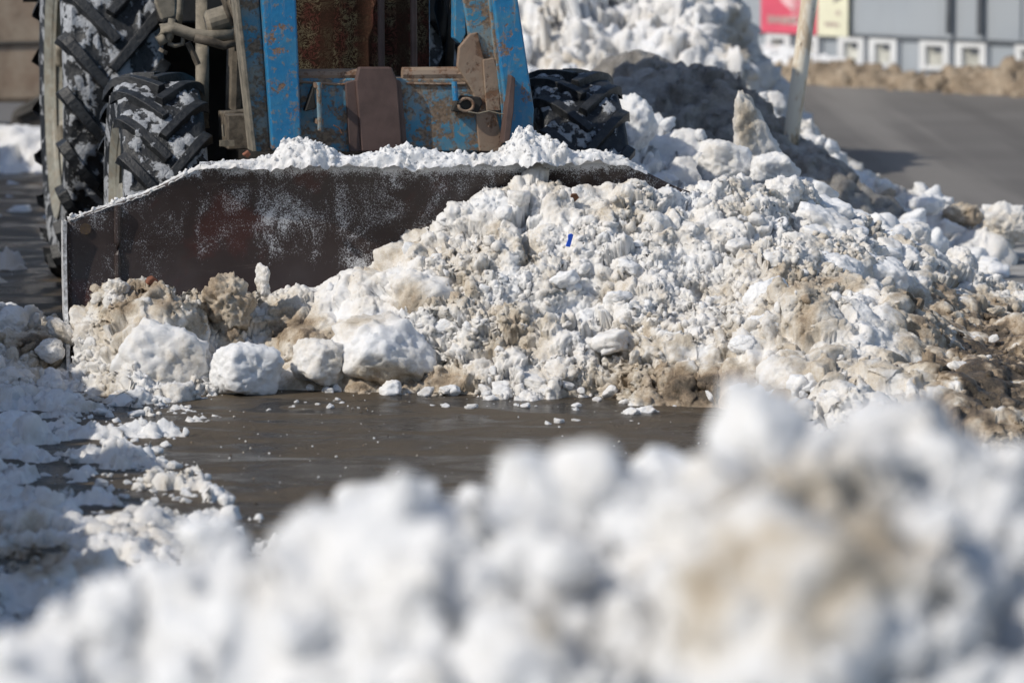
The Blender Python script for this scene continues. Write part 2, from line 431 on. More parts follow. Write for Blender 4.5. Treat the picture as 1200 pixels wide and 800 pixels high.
def heap(name, label, cat, hf, xr, yr, res, spec, dirt0, dpatch=(), dvar=.16, ncrumb=0, csize=(.007, .03), seed=1, mat='snow',
         edge=.05, rough=1.0, big=.05, crumb_ok=None, register=True, calmp=(), grain_amp=1.0):
    xs = np.arange(xr[0], xr[1], res[0]); ys = np.arange(yr[0], yr[1], res[1])
    X, Y = np.meshgrid(xs, ys); sh = X.shape; X = X.ravel(); Y = Y.ravel()
    P2 = np.stack([X, Y, np.zeros_like(X)], 1)
    H = hf(X, Y) + edge * fbm(P2 / .22 + seed, 3, seed) * np.clip(1.2 - np.abs(hf(X, Y)) * 3, .15, 1)
    Hc = np.maximum(H, -.08)
    G = Hc.reshape(sh); gy, gx = np.gradient(G, ys, xs)
    N = np.stack([-gx.ravel(), -gy.ravel(), np.ones_like(X)], 1); N /= np.linalg.norm(N, axis=1)[:, None]
    P = np.stack([X, Y, Hc], 1)
    wv = np.stack([vnoise(P / .06 + 5, seed + 20), vnoise(P / .06 + 40, seed + 21), vnoise(P / .06 + 90, seed + 22)], 1)
    d = big * fbm(P / .30, 3, seed + 2)
    msk = np.clip(.65 + .8 * fbm(P / .28 + 31, 2, seed + 6), .12, 1.4)
    idd = np.zeros(len(P))
    px, py = proj(P); calm = 1 - np.clip(patches(px, py, calmp), 0, .85)
    fade = np.clip((H + .06) / .07, 0, 1)
    def stage(P, N, d, which):
        nonlocal idd
        for k, (L, a) in enumerate(spec):
            if (L > .055) != which: continue
            mk = np.clip(.6 + 1.0 * fbm(P / (L * 2.6) + 31 + k, 2, seed + 6 + k), .0, 1.5) if k else 1.0
            w, cid, gap, tilt = worley((P + wv * L * .30) / L * np.array([1, 1, 1.15]), seed + 30 + k, True)
            if which:        # broken blocks: tilted facets parted by cracks, softened by a little roundness
                c_ = np.clip(gap / .16, 0, 1); c_ = c_ * c_ * (3 - 2 * c_)
                d = d + rough * calm * a * mk * (.6 * (cid - .5) + .95 * tilt - .28 * (1 - c_) + .6 * (.4 - np.minimum(w, .8)))
            else:
                mk2 = np.clip(.45 + 1.3 * fbm(P / (L * 5) + 60 + k, 2, seed + 16 + k), .0, 1.5)
                d = d + rough * calm * a * mk2 * (.2 + 1.1 * cid) * (.42 - 1.25 * np.minimum(w, .8))
            idd = idd + (cid - .5) * (.6 ** k)
        return d
    P = P + N * (stage(P, N, d, True) * fade)[:, None]
    G3 = P.reshape(*sh, 3); N = np.cross(np.gradient(G3, axis=1), np.gradient(G3, axis=0)).reshape(-1, 3)
    N /= np.maximum(np.linalg.norm(N, axis=1), 1e-9)[:, None]; N[N[:, 2] < 0] *= -1
    rg = fbm(P / .085 + 12, 4, seed + 8, .6)
    comp = np.clip(.55 + 1.15 * fbm(P / .30 + 200, 3, seed + 18), 0, 1); calm = calm * (.30 + .70 * comp)
    d = stage(P, N, 0.0, False) + calm * (rough * .011 * fbm(P / .050, 6, seed + 7, .80) * (.6 + .8 * np.clip(msk, 0, 1)) - .011 * np.clip(.16 - np.abs(rg), 0, 1) / .16)
    gr, _ = worley(P / .0085, seed + 90); d = d + .0045 * grain_amp * (.4 - gr) * np.clip(.4 + 1.2 * fbm(P / .12 + 70, 2, seed + 17), 0, 1)
    P = P + N * (d * fade)[:, None]
    px, py = proj(P)
    dirt = dirt0 + dvar * fbm(P / .18 + 3, 5, seed + 50, .6) + patches(px, py, dpatch) * (1 + .7 * fbm(P / .07 + 8, 4, seed + 55, .6)) + .07 * idd
    dirt = np.clip(dirt, 0, 1)
    idx = np.arange(len(X)).reshape(sh)
    q = np.stack([idx[:-1, :-1], idx[:-1, 1:], idx[1:, 1:], idx[1:, :-1]], -1).reshape(-1, 4)
    keep = (H[q] > -.035).any(axis=1); q = q[keep]
    used = np.unique(q); remap = np.full(len(X), -1); remap[used] = np.arange(len(used))
    me = mesh_np(name, P[used], remap[q], None, {'dirt': dirt[used]})
    o = tag(link(name, me, M[mat]), label, cat)
    if register: HEAPS.append(hf)
    if ncrumb:
        ok = used[(H[used] > -.012)]
        if crumb_ok is not None: ok = ok[crumb_ok(P[ok], px[ok], py[ok])]
        # equal chance per area of slope
        wgt = (.12 + comp[ok] ** 1.5) / np.maximum(N[ok, 2], .2); wgt /= wgt.sum()
        r_ = np.random.default_rng(seed + 70); k = r_.choice(ok, ncrumb, p=wgt)
        u = r_.uniform(0, 1, ncrumb); sz = csize[0] * (csize[1] / csize[0]) ** (u ** 2.6)
        pts = P[k] + N[k] * (sz * r_.uniform(-.55, .30, ncrumb))[:, None]
        pts[:, 2] = np.maximum(pts[:, 2], sz * .3)
        dd = np.clip(dirt[k] + r_.normal(0, .07, ncrumb) - .03, 0, 1)
        cm = crumbs_mesh('loose_crumbs', pts, sz, dd, seed)
        c = link('loose_crumbs', cm, M[mat], o); c['kind'] = 'stuff'
    return o

CHUNKS = {}
def chunk(name, label, cat, pos, size, rot=(0, 0, 0), seed=0, angular=.5, sub=4, dirt=.1, dvar=.12, lump=1.0, mat='snow', group=None, dpatch=(), sink=0.0, shape=None, boxy=0.0):
    V, F_ = chunk_shape(seed, angular, max(sub, 5), lump)
    if boxy:
        U = ICO[max(sub, 5)][0]; cu = U / (np.abs(U) ** 8).sum(axis=1)[:, None] ** .125
        V = V * (1 - boxy) + (cu * .9 + (V - U) * .5) * boxy
    if shape is not None: V = shape(V)
    U = ICO[max(sub, 5)][0]; V = V * np.array(size)
    w1, _ = worley(V / .045 + seed, seed + 61); w2, _ = worley(V / .02 + seed, seed + 62)
    V = V + U * ((.012 * lump ** .5 * fbm(V / .05 + seed, 5, seed + 60, .68) + .004 * lump * (.4 - w1) + .003 * lump * (.4 - w2)) * min(1.6, max(size) / .10) + .0035 * fbm(V / .014, 3, seed + 64))[:, None]
    V = V @ np.array(Euler(rot).to_matrix()).T
    W = V + np.asarray(pos); px, py = proj(W)
    d = np.clip(dirt + dvar * fbm(W / (max(size) * .9) + seed, 4, seed + 5) + patches(px, py, dpatch), 0, 1)
    o = link(name, mesh_np(name, V, None, F_, {'dirt': d}), M[mat])
    o.location = pos; o.location.z -= sink
    return tag(o, label, cat, group)

def place_px(px, py, Y=None, y0=9, y1=27):
    return at(px, py, Y) if Y else seat(px, py, y0, y1)

# ================================================================== the setting
def sheet(name, pts, z, mat):
    me = bpy.data.meshes.new(name); me.from_pydata([(x, y, z) for x, y in pts], [], [tuple(range(len(pts)))]); me.update()
    o = link(name, me, mat); o['kind'] = 'structure'; return o
sheet('ground', [(-150, -20), (150, -20), (150, 260), (-150, 260)], 0, M['ground'])
sheet('path', [(-4.2, 6.5), (1.5, 6.5), (1.5, 40), (-4.2, 40)], .004, M['wet'])
# the road runs past on the right, from far left to near right
W1 = np.array([2.26, 36.9]); W2 = np.array([4.09, 34.5]); WD = (W2 - W1) / np.linalg.norm(W2 - W1); WN = np.array([-WD[1], WD[0]])
if WN[1] > 0: WN = -WN            # towards the camera
WN = -WN if WN @ (np.array([0, 0]) - W1) < 0 else WN
def wallp(a, o_): return tuple(W1 + WD * a + WN * o_)
def wall_a(px):                   # distance along the wall of an image column
    d = np.array([(px - 600) / F_PX, math.cos(TH)])
    A = np.array([[d[0], -WD[0]], [d[1], -WD[1]]]); return float(np.linalg.solve(A, W1)[1])
sheet('road', [wallp(-30, 1.3), wallp(40, 1.3), wallp(40, 9.6), wallp(-30, 9.6)], .008, M['road'])

# ------------------------------------------------------------------ snow and dirt heaps
main_f = ridge(
    crest=[(40, 430, 13.9), (78, 420, 14.0), (100, 382, 14.03), (135, 345, 14.06), (200, 328, 14.08), (280, 326, 14.12), (350, 338, 14.15), (400, 338, 14.16), (432, 320, 14.18),
           (480, 284, 14.2), (520, 258, 14.22), (560, 238, 14.24), (590, 228, 14.26), (620, 219, 14.28), (700, 220, 14.32), (765, 215, 14.38), (810, 222, 14.45),
           (850, 222, 14.55), (880, 226, 14.6), (930, 228, 14.8), (960, 244, 14.9), (1000, 260, 15.0), (1050, 285, 15.1), (1110, 322, 15.2), (1200, 352, 15.3), (1300, 380, 15.3)],
    base=[(20, 452), (60, 458), (150, 470), (240, 464), (330, 461), (420, 462), (520, 466), (600, 468), (700, 469), (800, 476), (850, 482), (950, 515), (1050, 528), (1130, 532), (1200, 532), (1300, 532)],
    back=.75, p=.95)
PATCH = [(140, 360, 90, 40, .26), (262, 362, 36, 44, .36), (330, 388, 60, 24, .34), (420, 448, 130, 16, .44), (500, 340, 30, 30, .12), (485, 446, 60, 18, .2),
         (150, 330, 60, 20, .14), (560, 300, 110, 70, .07), (620, 380, 90, 40, .07), (800, 422, 65, 36, .34), (815, 462, 85, 24, .46),
         (900, 430, 60, 60, .05), (985, 455, 60, 30, .08), (1140, 425, 70, 65, .62), (1098, 352, 45, 22, .36), (1190, 450, 70, 60, .66), (940, 345, 40, 60, .18), (1000, 370, 60, 40, .12)]
heap('ploughed_snow_heap', 'large dirty snow heap pushed up in front of the dark blade', 'snow heap', main_f, (-1.95, 2.3), (12.0, 15.9), (.005, .0048),
     [(.28, .064), (.12, .028), (.06, .011), (.023, .005), (.012, .003)], .165, PATCH, .19, 8000, (.0026, .020), 3, edge=.05, big=.05, calmp=[(1140, 420, 95, 70, .8), (420, 446, 130, 20, .5), (400, 360, 80, 40, .45), (1100, 300, 100, 40, .3), (760, 215, 90, 25, .3)])
HEAP_PATCH = PATCH

bank_f = ridge(crest=[(640, 110, 17.3), (690, 92, 17.2), (705, 90, 17.1), (730, 105, 17.0), (760, 122, 16.9), (800, 150, 16.8), (850, 172, 16.6), (900, 196, 16.4), (940, 214, 16.3), (990, 244, 16.3), (1040, 262, 16.3)],
               base=[(560, 392), (700, 392), (800, 390), (900, 380), (1000, 372), (1100, 370)], back=.9, p=.75)
heap('shaded_snow_bank', 'bluish snow bank lying in the tractor shadow beside the right front wheel', 'snow bank', bank_f, (-.1, 1.9), (15.2, 18.2), (.011, .011),
     [(.34, .08), (.13, .035), (.05, .016)], .09, [(960, 235, 50, 25, .1)], .07, 700, (.008, .05), 8, edge=.03, big=.05)
dark_f = ridge(crest=[(640, 115, 19.6), (690, 97, 19.4), (720, 72, 19.3), (760, 57, 19.2), (800, 66, 19.1), (840, 86, 19.0), (880, 112, 18.9), (930, 152, 18.7), (970, 182, 18.4), (1010, 218, 18.1), (1060, 250, 18.0)],
               base=[(600, 320), (720, 322), (840, 324), (920, 330), (1000, 330), (1100, 320)], back=1.1, p=.72)
heap('dark_dirt_mound', 'smooth dark grey mound of packed dirty snow behind the shaded bank', 'dirt mound', dark_f, (-.1, 2.1), (16.5, 20.8), (.014, .014),
     [(.45, .06), (.16, .022), (.05, .006)], .54, [(835, 105, 14, 6, .2)], .10, 300, (.01, .03), 12, edge=.03, big=.05, mat='snow_grey', grain_amp=.4)
edge_f = ridge(crest=[(900, 120, 20.2), (940, 146, 19.9), (970, 178, 19.7), (1000, 204, 19.5), (1045, 216, 19.3), (1090, 230, 19.0), (1130, 244, 18.8), (1160, 256, 18.6)],
               base=[(860, 300), (960, 302), (1040, 308), (1100, 312), (1180, 312)], back=.55, p=.75)
heap('roadside_snow_edge', 'low lumpy snow edge along the near side of the road past the dark mound', 'snow bank', edge_f, (.9, 2.4), (17.2, 21.2), (.013, .013),
     [(.20, .07), (.08, .03), (.035, .016)], .14, [(1130, 252, 25, 15, .25), (1050, 235, 30, 15, .15)], .12, 600, (.01, .05), 14, edge=.05, big=.04)
far_f = ridge(crest=[(430, -60, 24.5), (520, -90, 24.5), (600, -120, 24.5), (700, -130, 24.3), (770, -110, 24.2), (810, -90, 24.1), (835, -45, 24.0), (856, 10, 24.0), (872, 45, 23.9), (882, 85, 23.9), (905, 130, 23.8), (940, 175, 23.8)],
              base=[(400, 232), (560, 238), (700, 240), (860, 240), (960, 240)], back=2.4, p=.85)
heap('far_snow_pile', 'tall sunlit pile of old snow and beige dirt rising behind the dark mound', 'snow heap', far_f, (-1.2, 1.9), (21.6, 26.5), (.012, .014),
     [(.70, .14), (.25, .06), (.11, .024), (.05, .016), (.025, .010)], .10, [(650, 25, 26, 30, .12), (690, 70, 40, 14, .2), (860, 60, 16, 50, .22), (775, 25, 22, 30, .1)], .17, 900, (.015, .07), 21, edge=.08, big=.13, mat='snow_far')  # the tall narrow patch paints the shaded right edge darker

# cleared but snowy left side of the path
LB = [(0, 462), (40, 466), (128, 472), (150, 486), (176, 502), (195, 528), (200, 560), (232, 598), (290, 642), (420, 705), (520, 790)]
lb = np.array([ground_pt(*q) for q in LB]); lb = lb[np.argsort(lb[:, 1])]
def left_f(X, Y):
    xe = np.interp(Y, lb[:, 1], lb[:, 0]); d = xe - X + .06
    far = np.clip((Y - 13.6) / .7, 0, 1)
    return np.where(d > 0, .002 + .065 * np.clip(d / 1.6, 0, 1) ** 1.2, d * .3) - far * .05
def left_f2(X, Y):
    P = np.stack([X, Y, np.zeros_like(X)], 1)
    xe = np.interp(Y, lb[:, 1], lb[:, 0]); d = xe - X
    return left_f(X, Y) + (.046 * fbm(P * np.array([6.5, 7.5, 1]) + 7, 6, 77, .68)) * np.clip(1.0 - d * .15, .3, 1) - .008
heap('path_edge_snow', 'trampled snow spread over the left side of the path', 'snow patch', left_f2, (-2.7, -.25), (8.6, 14.6), (.010, .010),
     [(.20, .026), (.08, .018), (.03, .012), (.014, .006)], .10, [(110, 478, 60, 14, .22), (30, 640, 40, 30, .3), (180, 560, 40, 25, .12), (60, 660, 60, 20, .18), (35, 395, 45, 35, .4)], .10, 3200, (.003, .020), 31, edge=.01, big=.02, calmp=[(100, 600, 900, 900, .5)], grain_amp=.4, register=False)
HEAPS.append(lambda X, Y: np.where(Y < 13.5, left_f(X, Y), 0))
clump_f = ridge(crest=[(-60, 380, 14.6), (10, 362, 14.5), (40, 368, 14.4), (62, 392, 14.3), (84, 420, 14.2)], base=[(-60, 455), (0, 455), (40, 455), (90, 452)], back=.5, p=.8)
heap('left_snow_clump', 'mixed white and brown snow clump at the left end of the blade', 'snow heap', clump_f, (-2.3, -1.4), (13.3, 15.3), (.009, .009),
     [(.16, .05), (.08, .025), (.035, .016), (.015,.008)], .16, [(45, 405, 35, 25, .5), (10, 350, 40, 22, -.1)], .14, 700, (.007, .04), 35, edge=.05, big=.04)
# unseen snow bank added left of the frame to shade the path
side_f = ridge(crest=[(-340, 300, 9.0), (-350, 300, 11), (-520, 255, 12.5), (-700, 235, 13), (-1300, 235, 13.5)], base=[(-150, 900)], back=3) if False else None
def side_h(X, Y):
    c = -2.95 - .13 * (Y - 11); w = .75
    return 1.55 * np.exp(-((X - c) / w) ** 4) * np.clip((Y - 7.5) / .8, 0, 1) * np.clip((25 - Y) / .8, 0, 1) - .06
heap('added_shade_bank', 'unseen high snow bank added left of the path to shade it', 'snow bank', side_h, (-6.2, -2.0), (7.2, 25.2), (.04, .04),
     [(.40, .14), (.16, .06)], .10, (), .12, 0, seed=41, edge=.05, big=.10, mat='snow_far')

# blurred heap close to the camera
fcrest = [(-420, 900, 4.3), (-200, 800, 4.35), (-60, 752, 4.4), (20, 735, 4.4), (70, 718, 4.4), (130, 690, 4.42), (180, 660, 4.45), (230, 626, 4.45), (270, 622, 4.45), (300, 645, 4.45), (345, 640, 4.45), (390, 605, 4.45), (440, 578, 4.45),
          (480, 572, 4.45), (530, 576, 4.45), (580, 562, 4.45), (630, 540, 4.45), (690, 524, 4.45), (735, 540, 4.45), (790, 535, 4.45), (830, 508, 4.45), (865, 470, 4.45), (900, 452, 4.45), (945, 452, 4.45),
          (985, 470, 4.45), (1030, 488, 4.45), (1080, 505, 4.45), (1130, 520, 4.45), (1180, 522, 4.5), (1240, 530, 4.5), (1400, 560, 4.5), (1700, 700, 4.5)]
fc = np.array([at(x, y + np.interp(x, [-200, 60, 180, 450, 520, 760, 800, 960, 1040], [0, 10, 44, 50, 36, 32, 26, 40, 62]), Y) for x, y, Y in fcrest])
def front_f(X, Y):
    z = np.interp(X, fc[:, 0], fc[:, 2]); t = (4.45 - Y)
    near = z - .26 * np.clip(t, 0, 9) - .30 * np.clip(t, 0, 9) ** 2
    farr = z * (1 - np.clip(-t / .95, 0, 3) ** 1.25)
    return np.where(t > 0, near, farr)
FP = [(870, 640, 70, 70, .20), (800, 700, 90, 60, .10), (960, 720, 80, 45, .20), (1010, 600, 50, 70, .18), (1080, 660, 60, 60, .18), (655, 700, 22, 60, .28), (790, 725, 36, 40, .16), (150, 760, 60, 40, .10), (300, 690, 40, 30, .14), (930, 560, 60, 40, .18), (1150, 720, 60, 60, .14), (880, 770, 90, 30, .26), (460, 640, 30, 30, .10), (900, 690, 150, 110, .20)]
heap('foreground_snow_heap', 'blurred white snow heap across the bottom of the view nearest the camera', 'snow heap', front_f, (-1.25, 1.3), (2.6, 5.6), (.009, .009),
     [(.20, .05), (.09, .045), (.05, .042), (.022, .020)], -.04, FP, .10, 1200, (.006, .03), 51, edge=.02, big=.05)

# far side of the road: brown ploughed bank and a strip of clean snow
def along(hfun, a0, a1, o0, o1, res, name, label, cat, spec, dirt, seed, big):
    HF = lambda X, Y: (lambda a, o_: hfun(a, o_))((X - W1[0]) * WD[0] + (Y - W1[1]) * WD[1], (X - W1[0]) * WN[0] + (Y - W1[1]) * WN[1])
    cs = np.array([wallp(a, o_) for a in (a0, a1) for o_ in (o0, o1)])
    return heap(name, label, cat, HF, (cs[:, 0].min(), cs[:, 0].max()), (cs[:, 1].min(), cs[:, 1].max()), res, spec, dirt, (), .10, 0, seed=seed, edge=.05, big=big, mat='snow_far', register=False)
aB = wall_a(972) + .62
def brown_h(a, o_):
    k = np.interp(a, [aB - .4, aB, aB + .5, aB + 1.3, aB + 2.0, aB + 2.8, aB + 3.6, aB + 5, aB + 9, aB + 9.5], [0, .02, .12, .10, .14, .13, .24, .14, .18, 0])
    return (k + .02) * (1 - (np.abs(o_ - 1.25) / .62) ** 1.8) - .02
along(brown_h, aB - .5, aB + 9.6, .2, 2.3, (.03, .03), 'brown_roadside_bank', 'brown earthy bank of old snow along the far edge of the road', 'dirt mound', [(.45, .12), (.18, .05), (.05, .02)], .63, 61, .06)
def white_h(a, o_): return .20 * (1 - (np.abs(o_ - .62) / .6) ** 2) * np.clip((aB + .6 - a) / .8, 0, 1) * np.clip((a + 5) / .8, 0, 1) - .02
along(white_h, -5.2, aB + .8, .02, 1.6, (.03, .03), 'white_snow_strip', 'low strip of clean white snow against the grey building', 'snow bank', [(.4, .05), (.15, .02)], .02, 63, .02)
# pale shoulder of old snow behind the left wheel
def shoulder_h(X, Y): return .20 * (1 - (np.abs(Y - 24.6) / .8) ** 2) * np.clip((-1.6 - X) / .3, 0, 1) * np.clip((X + 5) / .5, 0, 1) - .02
heap('old_snow_strip', 'low white snow strip on the path behind the tall rear wheel', 'snow bank', shoulder_h, (-5.2, -1.5), (23.4, 25.8), (.03, .03), [(.3, .06), (.12, .03)], .06, (), .08, 0, seed=66, edge=.04, big=.03, mat='snow_far')

# ------------------------------------------------------------------ the grey building across the road
bm_mat, nt, b = new_mat('grey_blue_wall_panel'); t = NT(nt)
c = t.mix(t.step(t.noise(.8, 4), .35, .65), (.29, .325, .365), (.325, .355, .39))
c = t.mix(t.math('MULTIPLY', t.step(t.noise(1, 5, .65, vec=t.mapping((9, 9, .7))), .55, .72), .3), c, (.20, .21, .22))
t.l(c, b.inputs['Base Color']); b.inputs['Roughness'].default_value = .55
M['wall'] = bm_mat
M['wtrim'] = simple('white_frame_paint', (.62, .63, .64), .5, 0, .06, 5, .05)
M['wgrey'] = simple('pale_vent_board', (.46, .46, .42), .7, 0, .3, 3, .1)
M['wdark'] = simple('dark_joint_metal', (.10, .11, .125), .5, 0, .2, 5, .05)
M['roofm'] = simple('dark_roof_sheet', (.12, .12, .13), .6, 0, .2, 3, .05)
bang = math.atan2(WD[1], WD[0])
bld = tag(empty('building', (W1[0], W1[1], 0), bang), 'long grey blue panelled building with white framed basement vents across the road', 'building')
# local x runs along the wall to the right, the wall face is at local y = 0, the inside is +y
loc_n = Matrix.Rotation(-bang, 2) @ Vector(WN); sgn = -1 if loc_n.y < 0 else 1      # outward side
def by(o_): return o_ * sgn
w = MB(); A0, A1 = -9, 15
w.box(((A0 + A1) / 2, by(-2.5), 3.0), (A1 - A0, 5, 6.0)); w.build('wall', M['wall'], bld)
p = MB()
for x in np.arange(A0 + .5, A1, 2.3): p.box((x, by(.012), 3.2), (.018, .02, 5.7))
p.build('panel_joint', M['wall'], bld)
MB().box(((A0 + A1) / 2, by(.02), .315), (A1 - A0, .035, .022)).build('plinth_rail', M['wdark'], bld)
for px in (1113, 1149): MB().tube([(wall_a(px), by(.05), .36), (wall_a(px), by(.05), 5.8)], .028).build('downpipe', M['wdark'], bld)
MB().box(((A0 + A1) / 2, by(-2.5), 6.06), (A1 - A0 + .4, 5.5, .12)).build('roof', M['roofm'], bld)
for px0, px1 in ((901, 929), (938, 962), (985, 1015), (1021, 1053), (1080, 1114), (1122, 1157), (1191, 1226), (1250, 1288), (1310, 1345)):
    a0, a1 = wall_a(px0), wall_a(px1); z0, z1 = .06, .295; f = .036
    m_ = MB()
    m_.box(((a0 + a1) / 2, by(.03), z1 - f / 2), (a1 - a0, .06, f)); m_.box(((a0 + a1) / 2, by(.03), z0 + f / 2), (a1 - a0, .06, f))
    for xx in (a0 + f, a1 - f): m_.box((xx, by(.029), (z0 + z1) / 2), (2 * f, .06, z1 - z0 - .002 - 2 * f))
    fr = m_.build('basement_window', M['wtrim'], bld)
    MB().box(((a0 + a1) / 2, by(.010), (z0 + z1) / 2), (a1 - a0 - 4 * f, .012, z1 - z0 - 2 * f)).build('vent_board', M['wgrey'], fr)
    MB().box(((a0 + a1) / 2 + .05, by(.022), z1 - f - .03), ((a1 - a0) * .5, .010, .05)).build('vent_gap', M['wdark'], fr)
for x in np.arange(A0 + 1.5, A1 - 1, 3.0):
    fr = MB().box((x, by(.02), 2.6), (1.5, .06, 1.3)).build('window', M['wtrim'], bld)
    MB().box((x, by(.045), 2.6), (1.36, .03, 1.16)).build('pane', M['wdark'], fr)
# two advertising posters on the wall
M['pred'] = simple('pink_red_print', (.60, .085, .14), .5, 0, .1, 3, 0)
M['ppink'] = simple('pale_pink_print', (.72, .45, .48), .5, 0, .2, 6, 0)
M['pyel'] = simple('pale_yellow_print', (.70, .69, .53), .5, 0, .06, 3, 0)
M['pdk'] = simple('grey_print', (.17, .15, .16), .5, 0, .3, 5, 0)
M['pmid'] = simple('mid_grey_print', (.38, .30, .28), .5, 0, .3, 5, 0)
def text_bars(mb, a0, a1, z, h, o_, seed):
    r_ = random.Random(seed); x = a0
    while x < a1 - .01:
        wd = r_.uniform(.02, .05); x2 = min(x + wd, a1)
        mb.box(((x + x2) / 2, by(o_), z + r_.uniform(-.003, .003)), (x2 - x, .004, h * r_.uniform(.75, 1.0))); x = x2 + .014
def poster(px0, px1, z0, z1, bg, name, label):
    a0, a1 = wall_a(px0), wall_a(px1); e = tag(empty(name, (W1[0], W1[1], 0), bang), label, 'poster')
    MB().box(((a0 + a1) / 2, by(.05), (z0 + z1) / 2), (a1 - a0, .012, z1 - z0)).build('board', M[bg], e)
    return e, a0, a1
zt = 1.02
e, a0, a1 = poster(895, 960, .308, zt, 'pred', 'poster', 'pink red advertising poster on the grey wall partly behind the pole')
m_ = MB(); text_bars(m_, a0 + .1, a0 + .50, .42, .075, .060, 1); m_.build('text_line', M['pmid'], e)
for k, z in enumerate((.39, .45, .50, .55, .60, .65)):
    m_ = MB(); text_bars(m_, a1 - .32, a1 - .05, z, .026, .060, 5 + k); m_.build('text_line', M['ppink'], e)
m_ = MB()
m_.prism([(a0 + .16, .68), (a0 + .30, .56), (a0 + .42, .50), (a0 + .45, .56), (a0 + .37, .64), (a0 + .42, .76), (a0 + .34, .94), (a0 + .2, .96), (a0 + .22, .8)], by(.058), by(.062)); m_.build('pale_picture', M['ppink'], e)
m_ = MB(); m_.prism([(a0 + .42, .60), (a0 + .56, .60), (a0 + .58, .9), (a0 + .44, .95), (a0 + .46, .75)], by(.058), by(.0615)); m_.build('grey_picture', M['pmid'], e)
e, a0, a1 = poster(961, 996, .300, zt, 'pyel', 'poster', 'pale yellow advertising poster on the grey wall right of the pole')
m_ = MB(); text_bars(m_, a0 + .10, a1 - .10, .40, .035, .060, 21); m_.build('text_line', M['pmid'], e)
m_ = MB(); text_bars(m_, a0 + .24, a1 - .1, .50, .045, .060, 22); m_.build('text_line', M['pmid'], e)
m_ = MB(); m_.prism([(a0 + .2, .58), (a0 + .30, .62), (a0 + .42, .70), (a0 + .52, .68), (a0 + .56, .92), (a0 + .16, .94), (a0 + .28, .74)], by(.058), by(.062)); m_.build('dark_picture', M['pdk'], e)

# ------------------------------------------------------------------ white pole on the mound
m, nt, b = new_mat('chipped_cream_pole_paint'); t = NT(nt)
n = t.noise(1, 6, .65, vec=t.mapping((14, 14, 5)), dist=.3)
c = t.mix(t.step(n, .47, .58), (.84, .79, .68), (.62, .50, .36))
c = t.mix(t.step(t.noise(1, 6, .7, vec=t.mapping((22, 22, 7))), .60, .64), c, (.10, .06, .035))
t.l(c, b.inputs['Base Color']); b.inputs['Roughness'].default_value = .55
t.l(t.bump(n, .2, .004), b.inputs['Normal']); M['pole'] = m
pb = at(926, 172, 18.55); pt = at(949.5, -10, 18.55); dv = (pt - pb) / (pt[2] - pb[2])
pe = tag(empty('signpost', tuple(pb)), 'cream painted steel pole with rust patches standing in the dark mound', 'pole')
MB().tube([tuple(-dv * .35), tuple(dv * .4), tuple(dv * .8), tuple(dv * 2.6)], .035, 24).build('pole', M['pole'], pe, smooth=True)
MB().tube([tuple(dv * 2.59), tuple(dv * 2.62)], .045, 24).build('end_cap', M['wdark'], pe)

# ------------------------------------------------------------------ brown vehicle parked far left behind the wheel
M['vbrown'] = simple('dusty_brown_car_paint', (.20, .145, .105), .5, 0, .3, 2.2, .1, 8, dust=(.32, .27, .21), dust_amt=.5)
M['vgrey'] = simple('grey_dusty_plastic', (.05, .046, .042), .7, 0, .3, 5, .1)
tp = at(-27, 180, 24.9)
tr = tag(empty('parked_truck', (tp[0], 25.6, 0), 0), 'dusty brown parked truck partly hidden behind the tall rear wheel', 'truck')
m_ = MB(); m_.prism([(-2.6, .30), (.46, .30), (.50, .52), (.52, 1.0), (.40, 1.9), (-2.6, 2.0)], 0, 1.9); m_.build('cab_body', M['vbrown'], tr, bevel=.03)
m_ = MB(); m_.tube([(-2.5, -.012, .60), (.50, -.012, .66)], .012); m_.build('body_crease', M['vgrey'], tr)
m_ = MB(); m_.tube([(-2.5, -.012, .93), (-.1, -.014, .99), (.51, -.012, 1.04)], .014); m_.build('belt_moulding', M['vgrey'], tr)
m_ = MB(); m_.prism([(.30, 1.10), (.47, 1.10), (.45, 1.26)], -.015, .02); m_.build('quarter_window', M['wtrim'], tr)
m_ = MB(); m_.tube([(.27, -.02, 1.05), (.29, -.02, 1.12), (.46, -.02, 1.28)], .014); m_.build('window_frame', M['vgrey'], tr)
def tread_wheel(x):
    wq = MB(); prof = [(-.11, .20), (-.12, .30), (-.10, .37), (0, .385), (.10, .37), (.12, .30), (.11, .20)]
    wq.lathe_x(prof, seg=40); o = wq.build('tyre', M['black'], None, smooth=True); o.rotation_euler = (0, 0, R(90)); return o
for x in (-.42, -1.9):
    wh = MB().lathe_x([(-.07, .02), (-.08, .2), (.08, .2), (.07, .02)], seg=32).build('wheel', M['vgrey'], tr); wh.location = (x, .02, .24); wh.scale = (.62, .62, .62); wh.rotation_euler = (0, 0, R(90))
    ty = tread_wheel(x); ty.rotation_euler = (0, 0, 0); ty.parent = wh
m_ = MB()
for k in range(10):
    a = math.pi * (k / 9); a2 = math.pi * ((k + 1) / 9)
    if k < 9: m_.tube([(-.42 + .29 * math.cos(a), -.02, .24 + .29 * math.sin(a)), (-.42 + .29 * math.cos(a2), -.02, .24 + .29 * math.sin(a2))], .035, 10)
m_.build('mudguard', M['vgrey'], tr)
m_ = MB(); m_.prism([(.10, .12), (.40, .03), (.50, .10), (.55, .28), (.49, .36), (.30, .35), (.14, .26)], -.06, .12); m_.build('bumper', M['vgrey'], tr, bevel=.02)
m_ = MB(); m_.tube([(.16, -.07, .22), (.34, -.075, .30), (.52, -.07, .30)], .02, 8); m_.build('bumper_fold', M['vgrey'], tr)
